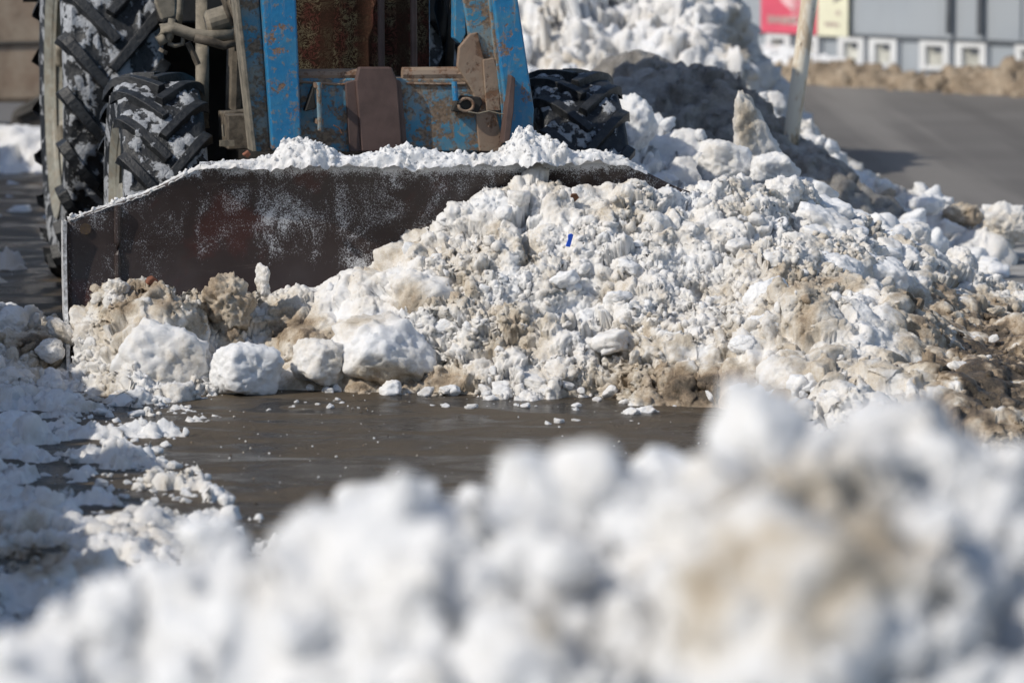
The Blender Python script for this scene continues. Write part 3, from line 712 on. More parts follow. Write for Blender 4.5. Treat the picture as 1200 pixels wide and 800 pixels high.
# ================================================================== the tractor
TRZ = R(10.3)
O = np.array([-.535, 15.45, 0.0])
tractor = tag(empty('tractor', tuple(O), TRZ), 'old blue farm tractor with a dark plough blade and a rusty front frame', 'tractor')
XA = np.array([math.cos(TRZ), math.sin(TRZ), 0]); YA = np.array([-math.sin(TRZ), math.cos(TRZ), 0])
def T(px, py, yl):                         # tractor coordinates (x, z) of a place seen at local depth yl
    d = ray(px, py); k = ((O - CAMP) @ YA + yl) / (d @ YA); p = CAMP + d * k - O
    return (float(p @ XA), float(p[2]))
def TP(pts, yl): return [T(x, y, yl) for x, y in pts]

# ---- tyres with chevron bars
def tyre_mesh(name, Rad, W, nlug, lugh, barw, rin, wrap=.62):
    prof = [(-.30 * W, rin), (-.44 * W, rin + .02), (-.50 * W, (rin + Rad) * .5), (-.49 * W, Rad * .90), (-.45 * W, Rad - lugh * 1.25), (-.25 * W, Rad - lugh * 1.02), (0, Rad - lugh),
            (.25 * W, Rad - lugh * 1.02), (.45 * W, Rad - lugh * 1.25), (.49 * W, Rad * .90), (.50 * W, (rin + Rad) * .5), (.44 * W, rin + .02), (.30 * W, rin)]
    xs = np.array([p[0] for p in prof]); rs = np.array([p[1] for p in prof])
    tt = np.linspace(0, 1, 64); k = np.linspace(0, 1, len(xs)); X = np.interp(tt, k, xs); Rr = np.interp(tt, k, rs)
    seg = 160; ph = np.arange(seg) / seg * 2 * np.pi
    V = np.stack([np.repeat(X, seg), np.outer(Rr, np.cos(ph)).ravel(), np.outer(Rr, np.sin(ph)).ravel()], 1)
    # snow pressed between the bars makes the floor uneven
    n = fbm(V / .06 + 3, 4, 5); rr = np.hypot(V[:, 1], V[:, 2]); onf = (np.abs(V[:, 0]) < .44 * W)
    pk = np.clip(.5 + .42 * fbm(V / .045 + 3, 5, 5, .7), 0, 1); push = np.where(onf, np.clip((pk - .45) * 2.2, 0, 1) * lugh * .55 + n * .002, 0); V[:, 1] *= 1 + push / rr; V[:, 2] *= 1 + push / rr
    idx = np.arange(64 * seg).reshape(64, seg)
    q = np.stack([idx[:-1], np.roll(idx[:-1], -1, 1), np.roll(idx[1:], -1, 1), idx[1:]], -1).reshape(-1, 4)
    Vs, Fs, Ls, Ps = [V], [q], [np.zeros(len(V))], [pk]; off = len(V)
    ns = 14
    for side in (-1, 1):
        for i in range(nlug):
            a0 = (i + (.5 if side > 0 else 0)) / nlug * 2 * np.pi
            ring = []
            for j in range(ns + 1):
                u = j / ns
                x = side * W * (.515 - .545 * u)                       # shoulder to just past the middle
                a = a0 + wrap * (u ** .9) * 2 * np.pi / nlug * 1.9
                axx = abs(x) / W
                base = np.interp(axx, [0, .25, .45, .515], [Rad - lugh, Rad - lugh * 1.02, Rad - lugh * 1.25, Rad - lugh * 2.4]) - .012
                top = np.interp(axx, [0, .3, .46, .515], [Rad, Rad - .003, Rad - .02, Rad - lugh * 1.3])
                wd = barw * (1.0 + .25 * (1 - u))
                # along-bar direction (x, arc) and its normal
                dx, da = -side * W * .545, wrap * 1.9 * 2 * np.pi / nlug * Rad
                ln = math.hypot(dx, da); nx, na = -da / ln, dx / ln
                for (sx, rr_) in ((-.62, base), (-.42, top), (.42, top), (.62, base)):
                    xx = x + nx * sx * wd; aa = a + na * sx * wd / Rad
                    ring.append((xx, rr_ * math.cos(aa), rr_ * math.sin(aa)))
            f = []
            for j in range(ns):
                b0, b1 = off + 4 * j, off + 4 * j + 4
                for k2 in range(3): f.append((b0 + k2, b0 + k2 + 1, b1 + k2 + 1, b1 + k2))
            f.append((off, off + 1, off + 2, off + 3)); e = off + 4 * ns; f.append((e + 3, e + 2, e + 1, e))
            Vs.append(np.array(ring)); Fs.append(np.array(f)); Ls.append(np.ones(len(ring))); Ps.append(.5 + .35 * fbm(np.array(ring) / .045 + 3, 4, 5, .7)); off += len(ring)
    me = mesh_np(name, np.concatenate(Vs), np.concatenate(Fs), None, {'lug': np.concatenate(Ls), 'pack': np.concatenate(Ps)}, smooth=False)
    sm = np.zeros(len(me.polygons), dtype=bool); sm[:len(q)] = True
    me.polygons.foreach_set('use_smooth', sm)
    bm = bmesh.new(); bm.from_mesh(me); bmesh.ops.recalc_face_normals(bm, faces=bm.faces); bm.to_mesh(me); bm.free()
    return me
me_rear = tyre_mesh('rear_tyre', .785, .40, 21, .042, .043, .50, .62)
me_front = tyre_mesh('front_tyre', .480, .30, 17, .030, .034, .275, .62)
for me in (me_rear, me_front): me.materials.append(M['tyre'])

def make_wheel(x, y, rad, rin, W, me, side, spin):
    """hub disc, rim, tyre and wheel nuts; side -1 is the picture's left"""
    h = MB(); h.lathe_x([(side * -.06, .02), (side * -.05, rin * .55), (side * .02, rin * .80), (side * .05, rin * .80), (side * .03, rin * .5), (side * .09, rin * .34), (side * .13, rin * .30), (side * .14, .02)], seg=40)
    wh = h.build('wheel', M['rim'], tractor, smooth=False, loc=(x, y, rad - .012))
    r_ = MB().lathe_x([(-.36 * W, rin - .03), (-.44 * W, rin + .025), (-.47 * W, rin + .03), (-.40 * W, rin - .01), (-.2 * W, rin - .05), (.2 * W, rin - .05), (.40 * W, rin - .01), (.47 * W, rin + .03), (.44 * W, rin + .025), (.36 * W, rin - .03)], seg=56)
    r_.build('rim', M['rim'], wh)
    ty = link('tyre', me, None, wh); ty.rotation_euler = (spin, 0, 0)
    mo = ty.modifiers.new('worn_edge', 'BEVEL'); mo.width = .007; mo.segments = 2; mo.limit_method = 'ANGLE'; mo.angle_limit = R(40)
    n = MB()
    for k in range(8):
        a = 2 * math.pi * k / 8; n.tube([(side * .05, rin * .62 * math.cos(a), rin * .62 * math.sin(a)), (side * .09, rin * .62 * math.cos(a), rin * .62 * math.sin(a))], .016, 6)
    n.build('wheel_nut_ring', M['grime'], wh)
    if rad > .6:
        for k in range(8):
            c = MB()
            a = 2 * math.pi * (k + .35) / 8; rr = rin * .90
            c.box((side * .12, rr * math.cos(a), rr * math.sin(a)), (.05, .07, .09), (a, 0, 0))
            c.build('rim_lug', M['grime_light'], wh, bevel=.012)
    return wh
for x, sd, sp in ((-.745, -1, .1), (.63, 1, .45)): make_wheel(x, 2.37, .785, .50, .40, me_rear, sd, sp)
me_bare = me_front.copy(); me_bare.materials.clear(); me_bare.materials.append(M['tyre_dark'])
for x, sd, sp in ((-.75, -1, .05), (.75, 1, .22)): make_wheel(x, 0, .480, .275, .30, me_front if x < 0 else me_bare, sd, sp)

M['frosted'] = simple('frosted_flange_steel', (.10, .09, .085), .6, 0, .3, 30, .3, 60, dust=(.78, .80, .82), dust_amt=.9)
# ---- blade: curved mouldboard with cut corners
BY = -1.15
def blade_top(x):
    ax = abs(x); return float(np.interp(ax, [0, .715, .90, 1.15], [.688, .688, .597, .515]))
def blade_y(z):                              # hollow profile, bottom and top lean forward (towards -y)
    q = (z - .40) / .34; return BY + .035 - .075 * q * q - (.02 if z < .2 else 0)
nx, nz = 116, 30
V, F_ = [], []
for side in (0, 1):
    for i in range(nx + 1):
        x = -1.15 + 2.3 * i / nx
        for j in range(nz + 1):
            z = .03 + (blade_top(x) - .03) * j / nz
            V.append((x, blade_y(z) + side * .016, z))
n1 = (nx + 1) * (nz + 1)
def vi(s, i, j): return s * n1 + i * (nz + 1) + j
for i in range(nx):
    for j in range(nz):
        F_.append((vi(0, i, j), vi(0, i + 1, j), vi(0, i + 1, j + 1), vi(0, i, j + 1))); F_.append((vi(1, i, j), vi(1, i, j + 1), vi(1, i + 1, j + 1), vi(1, i + 1, j)))
    F_.append((vi(0, i, nz), vi(0, i + 1, nz), vi(1, i + 1, nz), vi(1, i, nz))); F_.append((vi(0, i, 0), vi(1, i, 0), vi(1, i + 1, 0), vi(0, i + 1, 0)))
for j in range(nz):
    F_.append((vi(0, 0, j), vi(0, 0, j + 1), vi(1, 0, j + 1), vi(1, 0, j))); F_.append((vi(0, nx, j), vi(1, nx, j), vi(1, nx, j + 1), vi(0, nx, j + 1)))
me = mesh_np('blade', np.array(V), np.array(F_), None, None, smooth=False)
sm = np.array([len(set(v >= n1 for v in p.vertices)) == 1 for p in me.polygons]); me.polygons.foreach_set('use_smooth', sm)
blade = link('blade', me, M['blade'], tractor)
# end flange at both sides, welded rib, top lip, cutting edge
for sx in (-1, 1):
    m_ = MB(); zs = np.linspace(.02, .512, 14)
    for z0, z1 in zip(zs[:-1], zs[1:]):
        v = [m_.bm.verts.new(p) for p in ((sx * 1.155, blade_y(z0) - .03, z0), (sx * 1.155, blade_y(z0) + .05, z0), (sx * 1.155, blade_y(z1) + .05, z1), (sx * 1.155, blade_y(z1) - .03, z1),
                                          (sx * 1.167, blade_y(z0) - .03, z0), (sx * 1.167, blade_y(z0) + .05, z0), (sx * 1.167, blade_y(z1) + .05, z1), (sx * 1.167, blade_y(z1) - .03, z1))]
        for q in ((0, 1, 2, 3), (7, 6, 5, 4), (0, 3, 7, 4), (1, 5, 6, 2)): m_.bm.faces.new([v[k] for k in q])
    m_.build('end_flange', M['frosted'], blade)
    m_ = MB(); m_.tube([(sx * .985, blade_y(z) - .004, z) for z in np.linspace(.03, blade_top(.985) - .01, 14)], .011, 8); m_.build('weld_rib', M['blade'], blade)
m_ = MB(); m_.tube([(x, blade_y(blade_top(x)) + .008, blade_top(x) + .004) for x in (-.715, 0, .715)], .011, 8); m_.build('top_lip', M['blade'], blade)
m_ = MB(); m_.prism([(-1.14, .02), (1.14, .02), (1.14, .13), (-1.14, .13)], blade_y(.06) - .030, blade_y(.06) - .012); m_.build('cutting_edge', M['blade'], blade)
yx, yz = T(101, 269, BY)
M['yellow'] = simple('faded_yellow_reflector', (.10, .065, .02), .6, 0, .5, 70, .1, dust=(.06, .04, .035), dust_amt=.7)
m_ = MB(); m_.tube([(yx, blade_y(yz) - .005, yz), (yx, blade_y(yz) + .004, yz)], .019, 16); m_.build('reflector', M['yellow'], blade)
for sx in (-.45, .45):
    m_ = MB(); m_.prism([(sx - .03, .18), (sx + .03, .18), (sx + .03, .62), (sx - .03, .62)], BY + .06, BY + .20); m_.build('back_stiffener', M['blue_worn'], blade, bevel=.006)
    m_ = MB(); m_.tube([(sx, BY + .15, .30), (sx * .8, -.2, .50)], .05, 12); m_.build('push_arm', M['blue_worn'], blade)

# ---- front frame: two leaning posts and a cross beam
def plate(name, pts, y0, y1, mat, parent, bevel=.006):
    m_ = MB(); m_.prism(TP(pts, y0), y0, y1); return m_.build(name, mat, parent, bevel=bevel)
fl = plate('frame_post', [(314, -110), (342, -110), (347, 0), (354, 176), (319, 176), (307, 0)], -.86, -.72, M['blue'], tractor)
plate('side_channel', [(270, -110), (306, -110), (304, 0), (318, 178), (297, 178), (279, 0)], -.80, -.66, M['blue_worn'], fl)
plate('channel_groove', [(300, -110), (322, -110), (316, 0), (330, 178), (314, 178), (303, 0)], -.765, -.70, M['blue_worn'], fl, .003)
plate('channel_edge', [(267, -110), (273, -110), (281, 0), (301, 178), (296, 178), (276, 0)], -.84, -.70, M['grime_light'], fl, .003)
fr = plate('frame_post', [(565, -110), (594, -110), (607, 0), (626, 128), (624, 178), (598, 178), (578, 0)], -.86, -.72, M['blue'], tractor)
plate('side_channel', [(535, -110), (562, -110), (577, 0), (592, 110), (594, 178), (566, 178), (552, 60), (543, 0)], -.80, -.66, M['blue_worn'], fr)
plate('channel_groove', [(556, -110), (568, -110), (581, 0), (600, 150), (590, 150), (573, 0)], -.83, -.70, M['blue_worn'], fr, .003)
plate('rusty_gusset', [(551, 40), (560, 38), (570, 80), (590, 168), (584, 178), (562, 178), (555, 110), (536, 78), (538, 56)], -.812, -.78, M['rust'], fr, .004)
plate('rusty_plate', [(566, 70), (579, 68), (583, 82), (587, 130), (570, 130)], -.826, -.813, M['rust'], fr, .003)
plate('stop_plate', [(599, 88), (604, 92), (602, 130), (597, 168), (590, 168), (594, 130)], -.92, -.84, M['brown_plate'], fr, .003)
plate('inner_gusset', [(534, -110), (545, -110), (546, 40), (540, 52), (533, 45)], -.78, -.70, M['blue'], fr, .003)
cbm = plate('cross_beam', [(346, 92), (560, 92), (576, 178), (346, 178)], -.80, -.62, M['blue_worn'], tractor)
m_ = MB(); z = T(450, 88, -.80)[1]; m_.tube([(T(348, 88, -.79)[0], -.775, z), (T(420, 88, -.79)[0], -.775, z)], .022, 10); m_.build('upper_rail', M['rust'], cbm)
m_ = MB(); m_.tube([(T(472, 88, -.79)[0], -.775, z), (T(556, 88, -.79)[0], -.775, z)], .026, 10); m_.build('upper_rail', M['rust'], cbm)
plate('centre_plate', [(421, 79), (459, 79), (466, 95), (472, 178), (424, 178), (417, 95)], -.845, -.801, M['brown_plate'], cbm, .005)
plate('plate_flange', [(405, 97), (417, 94), (424, 178), (410, 178)], -.83, -.802, M['brown_plate'], cbm, .003)
plate('plate_flange', [(463, 92), (470, 96), (478, 178), (472, 178)], -.835, -.802, M['brown_plate'], cbm, .003)
# hook plate with ring on the right, guide rod and eye on the left
plate('hook_plate', [(540, 112), (563, 114), (566, 121), (560, 133), (529, 131), (532, 124)], -.83, -.804, M['dark'], cbm, .004)
x0, z0 = T(546, 123, -.84); m_ = MB()
m_.tube([(x0 + .026 * math.cos(a), -.842, z0 + .022 * math.sin(a)) for a in np.linspace(0, 2 * math.pi, 17)], .0055, 8, cap=False); m_.build('ring', M['rust'], cbm, smooth=True)
x1, z1 = T(532, 96, -.83); x2, z2 = T(533, 118, -.83); m_ = MB(); m_.tube([(x1, -.835, z1), (x2, -.845, z2)], .010, 10); m_.build('hook_pin', M['blue'], cbm)
m_ = MB(); wx = [T(q[0], q[1], -.85) for q in ((548, 131), (560, 133), (572, 130), (584, 133), (590, 134))]; m_.tube([(a, -.862, c_) for a, c_ in wx], .0028, 6); m_.build('wire', M['grime_light'], cbm)
x1, z1 = T(371, 96, -.84); x2, z2 = T(373, 152, -.84); m_ = MB(); m_.tube([(x1, -.89, z1), (x2, -.885, z2)], .0085, 10); m_.build('guide_rod', M['blue_worn'], cbm)
m_ = MB(); m_.box((x1, -.845, z1 - .01), (.022, .10, .016)); m_.box((x2, -.845, z2 + .03), (.022, .09, .016)); m_.build('rod_bracket', M['rust'], cbm)
x0, z0 = T(362, 118, -.83); m_ = MB(); m_.prism([(x0 - .018, z0 - .035), (x0 + .02, z0 - .025), (x0 + .012, z0 + .05)], -.865, -.802); m_.build('bracket_ear', M['dark'], cbm, bevel=.003)
m_ = MB(); m_.box((T(450, -110, -.8)[0], -.74, T(450, -118, -.8)[1]), (.98, .14, .12)); m_.build('top_beam', M['blue'], tractor, bevel=.01)

# bolts and welded seams on the frame
for pts in (((350, 96), (400, 99), (416, 98)), ((476, 98), (520, 99), (545, 98))):
    m_ = MB(); m_.tube([(T(a, b_, -.80)[0], -.803, T(a, b_, -.80)[1]) for a, b_ in pts], .005, 6); m_.build('weld_seam', M['rust'], cbm)
m_ = MB(); m_.tube([tt_(300, -40), tt_(306, 30), tt_(304, 90), tt_(311, 150), tt_(316, 178)] if False else [(T(px, py, -.86)[0], -.83, T(px, py, -.86)[1]) for px, py in ((308, -60), (311, 20), (316, 90), (322, 150), (326, 178))], .007, 8); m_.build('brake_line', M['grime'], fl, smooth=True)

# ---- hood, radiator end, engine underside, axle
m_ = MB(); m_.prism([(-.23, .93), (.19, .93), (.19, 1.45), (.16, 1.60), (-.2, 1.60), (-.23, 1.45)], -.36, 1.45); m_.build('hood', M['blue'], tractor, bevel=.03)
m_ = MB(); m_.box((0, .55, .70), (.46, 1.75, .48)); m_.build('engine_block', M['dark'], tractor, bevel=.02)
m_ = MB(); m_.box((0, 2.0, .66), (.5, 1.5, .50)); m_.build('gearbox', M['dark'], tractor, bevel=.03)
m_ = MB(); m_.box((0, 0, .46), (1.08, .13, .15)); m_.box((0, -.22, .52), (.40, .32, .25)); m_.build('front_axle', M['dark'], tractor, bevel=.02)
for sx in (-1, 1):
    m_ = MB(); m_.lathe_x([(-.05, .02), (-.06, .13), (.03, .15), (.07, .10), (.09, .02)], sx * .56, 0, .47, 28); m_.build('axle_hub', M['dark'], tractor)
def tt(px, py, yl): x, z = T(px, py, yl); return (x, yl, z)
m_ = MB(); m_.tube([tt(236, -120, -.05), tt(236, 60, -.05), tt(237, 150, -.05)], [.020, .021, .027], 14); m_.tube([tt(237, 55, -.051), tt(237, 140, -.051)], .024, 14); m_.build('kingpin_post', M['grime_light'], tractor, smooth=True)
m_ = MB(); m_.tube([tt(282, -120, -.02), tt(277, 60, -.02), tt(275, 135, -.02)], .034, 12); m_.build('strut', M['grime'], tractor)
m_ = MB(); m_.tube([tt(192, 52, -.22), tt(187, 43, -.22), tt(190, 34, -.22), tt(203, 33, -.22), tt(225, 41, -.22), tt(246, 43, -.22), tt(275, 42, -.22)], [.016, .018, .020, .021, .022, .022, .022], 12); m_.build('steering_link', M['grime_light'], tractor, smooth=True)
m_ = MB(); m_.tube([tt(228, 45, -.24), tt(250, 50, -.24), tt(262, 54, -.24), tt(278, 50, -.24)], [.016, .017, .016, .012], 10); m_.build('drag_link', M['grime'], tractor, smooth=True)
m_ = MB(); m_.tube([tt(241, 28, -.18), tt(245, 27, -.18), tt(268, 20, -.18), tt(272, 19, -.18)], [.03, .045, .045, .03], 18); m_.build('hydraulic_cylinder', M['grime_light'], tractor, smooth=False)
m_ = MB(); m_.tube([tt(213, -60, -.2), tt(211, 10, -.2), tt(209, 32, -.2)], .012, 10); m_.tube([tt(202, 22, -.21), tt(199, 42, -.21), tt(197, 50, -.21)], [.014, .016, .011], 10); m_.tube([tt(197, 51, -.21), tt(205, 54, -.21), tt(214, 52, -.21), tt(215, 42, -.21)], .008, 8); m_.build('valve_linkage', M['grime_light'], tractor, smooth=True)
m_ = MB(); m_.tube([tt(220, 50, -.2), tt(226, 62, -.2), tt(232, 76, -.2)], .011, 8); m_.tube([tt(192, 58, -.2), tt(190, 62, -.2)], .017, 10); m_.build('ball_joint', M['grime'], tractor)
plate('side_bracket', [(178, -110), (212, -110), (206, 20), (190, 24), (183, 5)], .35, .42, M['grime_light'], tractor)
m_ = MB(); m_.tube([tt(264, -60, -.25), tt(262, 0, -.25), tt(266, 12, -.25), tt(274, 30, -.25)], .010, 8); m_.tube([tt(270, -60, -.26), tt(268, 4, -.26), tt(276, 24, -.26), tt(277, 60, -.24)], .007, 8); m_.build('hose', M['grime'], tractor, smooth=True)
m_ = MB(); m_.box(tt(283, 152, -.3), (.13, .3, .12)); m_.tube([tt(262, 134, -.35), tt(300, 130, -.35)], .012, 8); m_.build('axle_bracket', M['grime'], tractor, bevel=.01)
m_ = MB(); m_.tube([tt(262, 160, -.5), tt(261, 146, -.5)], .005, 6); m_.box(tt(266, 168, -.5), (.05, .02, .02)); m_.build('grease_pin', M['grime_light'], tractor)
# hoses and shapes right of the carpet
m_ = MB(); m_.tube([tt(517, -60, -.3), tt(516, 10, -.3), tt(523, 40, -.3), tt(520, 80, -.3)], .024, 10); m_.tube([tt(528, -60, -.32), tt(530, 20, -.32), tt(526, 80, -.32)], .016, 10); m_.build('hose', M['black'], tractor, smooth=True)
# cab, fenders, floor
m_ = MB(); m_.box((0, 2.15, .80), (1.10, .05, .66)); m_.build('underbody_shade_panel', M['dark'], tractor, bevel=.01)  # dark panel added between the rear wheels to stand in for underbody shade
m_ = MB(); m_.box((0, 2.2, 1.12), (1.15, 1.5, .10)); m_.build('cab_floor', M['dark'], tractor, bevel=.01)
m_ = MB()
for sx in (-.62, .62):
    for y in (1.48, 2.9): m_.box((sx, y, 1.68), (.06, .06, 1.03))
m_.box((0, 1.48, 1.35), (1.17, .05, .45)); m_.box((0, 2.9, 1.35), (1.17, .05, .45))
cab = m_.build('cab', M['blue'], tractor, bevel=.01)
m_ = MB(); m_.box((0, 2.25, 2.24), (1.30, 1.35, .10)); m_.build('roof', M['rim'], cab, bevel=.04)
m_ = MB(); m_.box((0, 1.48, 1.88), (1.16, .012, .60)); m_.build('windscreen', M['glass'], cab)
for sx in (-1, 1):
    m_ = MB(); m_.box((sx * .62, 2.19, 1.68), (.012, 1.33, 1.0)); m_.build('side_window', M['glass'], cab)
    m_ = MB()
    for k in range(12):
        a = R(-5 + 16 * k); a2 = R(-5 + 16 * (k + 1))
        if k < 11:
            m_.prism([(sx * .60, 0), (sx * .99, 0), (sx * .99, .012), (sx * .60, .012)], 0, .24)
            bmesh.ops.rotate(m_.bm, verts=m_.bm.verts[-8:], cent=(0, 0, 0), matrix=Matrix.Rotation(-(a + a2) / 2 + math.pi / 2, 3, 'X'))
            bmesh.ops.translate(m_.bm, verts=m_.bm.verts[-8:], vec=(0, 2.37 - .86 * math.cos((a + a2) / 2), .785 + .86 * math.sin((a + a2) / 2)))
            m_.bm.verts.ensure_lookup_table()
    m_.build('fender', M['blue'], tractor) if False else m_.bm.free()
    m_ = MB()
    pr = [(2.37 - .87 * math.cos(R(k)), .785 + .87 * math.sin(R(k))) for k in range(68, 160, 15)]
    for (ya, za), (yb, zb) in zip(pr[:-1], pr[1:]):
        v = [m_.bm.verts.new(p) for p in ((sx * .62, ya, za), (sx * 1.0, ya, za), (sx * 1.0, yb, zb), (sx * .62, yb, zb))]; m_.bm.faces.new(v)
    bmesh.ops.remove_doubles(m_.bm, verts=m_.bm.verts, dist=.001)
    fo = m_.build('fender', M['grime'], tractor, smooth=True); so = fo.modifiers.new('t', 'SOLIDIFY'); so.thickness = .012
m_ = MB(); m_.tube([(.25, .7, 1.5), (.25, .7, 2.5)], .035, 14); m_.build('exhaust_pipe', M['rust'], tractor)
for sx in (-.27, .27):
    m_ = MB(); m_.tube([(sx, -.37, 1.42), (sx, -.45, 1.42)], [.05, .085], 18); m_.build('headlight', M['rim'], tractor)

# ---- carpet hung over the radiator as a winter cover
NXc, NZc = 60, 60
x0, _ = T(347, 40, -.52); x1, _ = T(508, 40, -.52); zb = T(430, 90, -.52)[1]
V, F_ = [], []
for side in (0, 1):
    for i in range(NXc + 1):
        for j in range(NZc + 1):
            x = x0 + (x1 - x0) * i / NXc; zz_ = zb - .05 + (1.62 - zb) * j / NZc
            fold = .035 * math.sin(x * 26 + .6) * math.exp(-((x - .10) / .22) ** 2) + .02 * math.sin(x * 11 + zz_ * 2) + .03 * math.exp(-((x - (x0 + .60 * (x1 - x0))) / .02) ** 2)
            V.append((x, -.47 - fold + side * .012, zz_))
n1 = (NXc + 1) * (NZc + 1)
for i in range(NXc):
    for j in range(NZc):
        a = i * (NZc + 1) + j; F_.append((a, a + NZc + 1, a + NZc + 2, a + 1)); F_.append((n1 + a, n1 + a + 1, n1 + a + NZc + 2, n1 + a + NZc + 1))
cp = link('carpet', mesh_np('carpet', np.array(V), np.array(F_)), M['carpet'])
cp.location = tuple(O); cp.rotation_euler = (0, 0, TRZ)
tag(cp, 'dark red and green patterned carpet hung over the tractor radiator', 'carpet')
cs = MB()
for px in (446, 484): cs.tube([tt(px, -60, -.56), tt(px + 1, 82, -.56)], .012, 8)
cs.build('radiator_guard_bar', M['brown_plate'], tractor)

# ---- snow lying along the top of the blade and thin on its sloping corner
RX = [T(px, 186, BY)[0] for px in (236, 246, 270, 300, 325, 345, 362, 378, 395, 412, 430, 455, 480, 520, 555, 585, 600, 612, 624, 636, 650, 664, 690, 720, 742, 756)]
RZ = [.003, .006, .016, .024, .052, .100, .112, .086, .050, .036, .046, .056, .064, .036, .026, .034, .080, .135, .160, .135, .085, .055, .035, .022, .012, .002]
xs = np.arange(-1.15, .80, .0065); ts = np.linspace(0, 1, 44)
Xg, Tg = np.meshgrid(xs, ts, indexing='ij'); sh = Xg.shape; X = Xg.ravel(); Tt = Tg.ravel()
hz = .72 * np.interp(X, RX, RZ, left=.002, right=.002); wdt = .030 + hz * 1.5
wdt = np.where(X < RX[0], .010, wdt)
yc = np.array([blade_y(blade_top(x)) for x in X]) + .020 + hz * .62 + .012 * np.clip(hz / .03, 0, 1)
zt_ = np.array([blade_top(x) for x in X])
prof = np.sin(Tt * np.pi) ** .7
Pl = np.stack([X, yc + (Tt - .5) * 2 * wdt * .9 - .012, zt_ + .004 + hz * prof - .012 * (np.abs(Tt - .5) * 2) ** 4], 1)
w1, c1 = worley(Pl / .05 + 3, 71); w2, c2 = worley(Pl / .022 + 9, 72); w3, c3 = worley(Pl / .010 + 9, 73)
dd_ = np.minimum(1, hz / .05 + .06) * (.006 * (.4 - w1) + .004 * (.4 - w2) + .016 * fbm(Pl / .07, 5, 74, .62)) + .003 * (.4 - w3) + .003 * fbm(Pl / .012, 2, 76)
Pl[:, 2] += dd_ * 1.2; Pl[:, 1] -= dd_ * .9 * (1 - Tt)
dirt = np.clip(.07 + .07 * fbm(Pl / .08, 4, 75), 0, 1)
idx = np.arange(len(X)).reshape(sh); q = np.stack([idx[:-1, :-1], idx[1:, :-1], idx[1:, 1:], idx[:-1, 1:]], -1).reshape(-1, 4)
sr = link('blade_top_snow', mesh_np('blade_top_snow', Pl, q, None, {'dirt': dirt}), M['snow'])
sr.location = tuple(O); sr.rotation_euler = (0, 0, TRZ)
tag(sr, 'white snow ridge lying along the top edge of the dark blade', 'snow ridge')
r_ = np.random.default_rng(81); nc = 900
k = r_.choice(len(X), nc, p=(hz + .006) / (hz + .006).sum()); sz = .002 * (5.0) ** (r_.uniform(0, 1, nc) ** 2.2)
cm = crumbs_mesh('loose_crumbs', Pl[k] + np.array([0, 0, .3]) * sz[:, None], sz, np.clip(dirt[k] + r_.normal(0, .05, nc), 0, 1), 82)
o = link('loose_crumbs', cm, M['snow'], sr); o['kind'] = 'stuff'
# snow caked on the face and rim of the blade
# ================================================================== single lumps of snow and litter
def big(name, label, cat, px, py, w, h, Y=None, dep=None, **kw):
    """a lump whose outline in the photo is w by h pixels about (px, py)"""
    p = at(px, py, Y) if Y else seat(px, py)
    if not Y: p = p - ray(px, py) * .045
    s_ = (p[1] * FWD[1] + (p[2] - CAM_Z) * FWD[2]) / F_PX
    sx, sz = w * s_ / 2, h * s_ / 2
    return chunk(name, label, cat, tuple(p), (sx, dep * s_ / 2 if dep else (sx + sz) / 2, sz), **kw)
def wedge(V):
    V = V.copy(); k = np.clip((V[:, 2] + 1) / 2, 0, 1); V[:, 0] = V[:, 0] * (1.02 - .78 * k) - .55 * k + .25 * (1 - k); V[:, 1] *= .8; return V
SB, SC, SL = 'snow boulder', 'snow chunk', 'snow slab'
big('snow_boulder', 'big rounded snow boulder with cream left side and bluish right side at the heap foot', SB, 190, 426, 122, 96, Y=13.68, seed=1, angular=.6, sub=5, dvar=.2, dirt=.16, lump=.35, dpatch=[(175, 440, 35, 35, .10)], rot=(0, 0, .4))
big('snow_boulder', 'clean white squarish snow boulder standing alone on the wet asphalt edge', SB, 287, 434, 84, 62, Y=13.60, seed=7, boxy=.65, angular=.7, sub=5, dirt=.0, dvar=.03, lump=.28, rot=(0, .12, .5))
big('snow_chunk', 'angular grey snow block with a flat shaded face right of the clean white boulder', SC, 374, 424, 64, 52, Y=13.68, seed=15, boxy=.7, angular=.95, sub=4, dirt=.2, lump=.35, rot=(.2, .3, .9))
big('snow_boulder', 'wide snow boulder with white left part and bluish grey right part at the heap foot', SB, 445, 416, 128, 88, Y=13.74, seed=22, angular=.85, sub=5, dvar=.2, dirt=.16, lump=.35, rot=(0, .1, .2), dpatch=[(440, 440, 30, 20, .3), (480, 445, 25, 20, .25)])
big('snow_chunk', 'overhanging snow block with a brown stained face in the left half of the heap', SC, 496, 354, 78, 82, Y=13.98, seed=31, boxy=.5, angular=.8, sub=5, dirt=.15, lump=.5, rot=(.3, .2, -.3), dpatch=[(483, 352, 18, 26, .38)])
big('snow_slab', 'flat yellowish slab of old snow lying at the middle of the heap foot', SL, 672, 457, 64, 30, Y=13.66, seed=38, boxy=.4, angular=.8, sub=4, dirt=.14, lump=.4, rot=(.35, .05, 0))
big('snow_chunk', 'smooth clean white lump poking out of the right half of the heap', SC, 901, 348, 58, 42, seed=41, angular=.4, sub=4, dirt=.0, dvar=.02, lump=.4)
big('snow_chunk', 'smaller smooth white lump just under the clean one in the right half', SC, 893, 383, 44, 34, seed=44, angular=.4, sub=4, dirt=.0, dvar=.02, lump=.45)
big('snow_chunk', 'small bluish white lump low in the right half of the heap', SC, 872, 404, 40, 22, seed=45, angular=.5, sub=4, dirt=.03, lump=.5)
big('snow_slab', 'long white slab with a flat sunny top near the brown crust slab', SL, 1031, 320, 70, 38, seed=52, boxy=.6, angular=.85, sub=4, dirt=.02, dvar=.03, lump=.3, rot=(.3, .2, .2), dep=60)
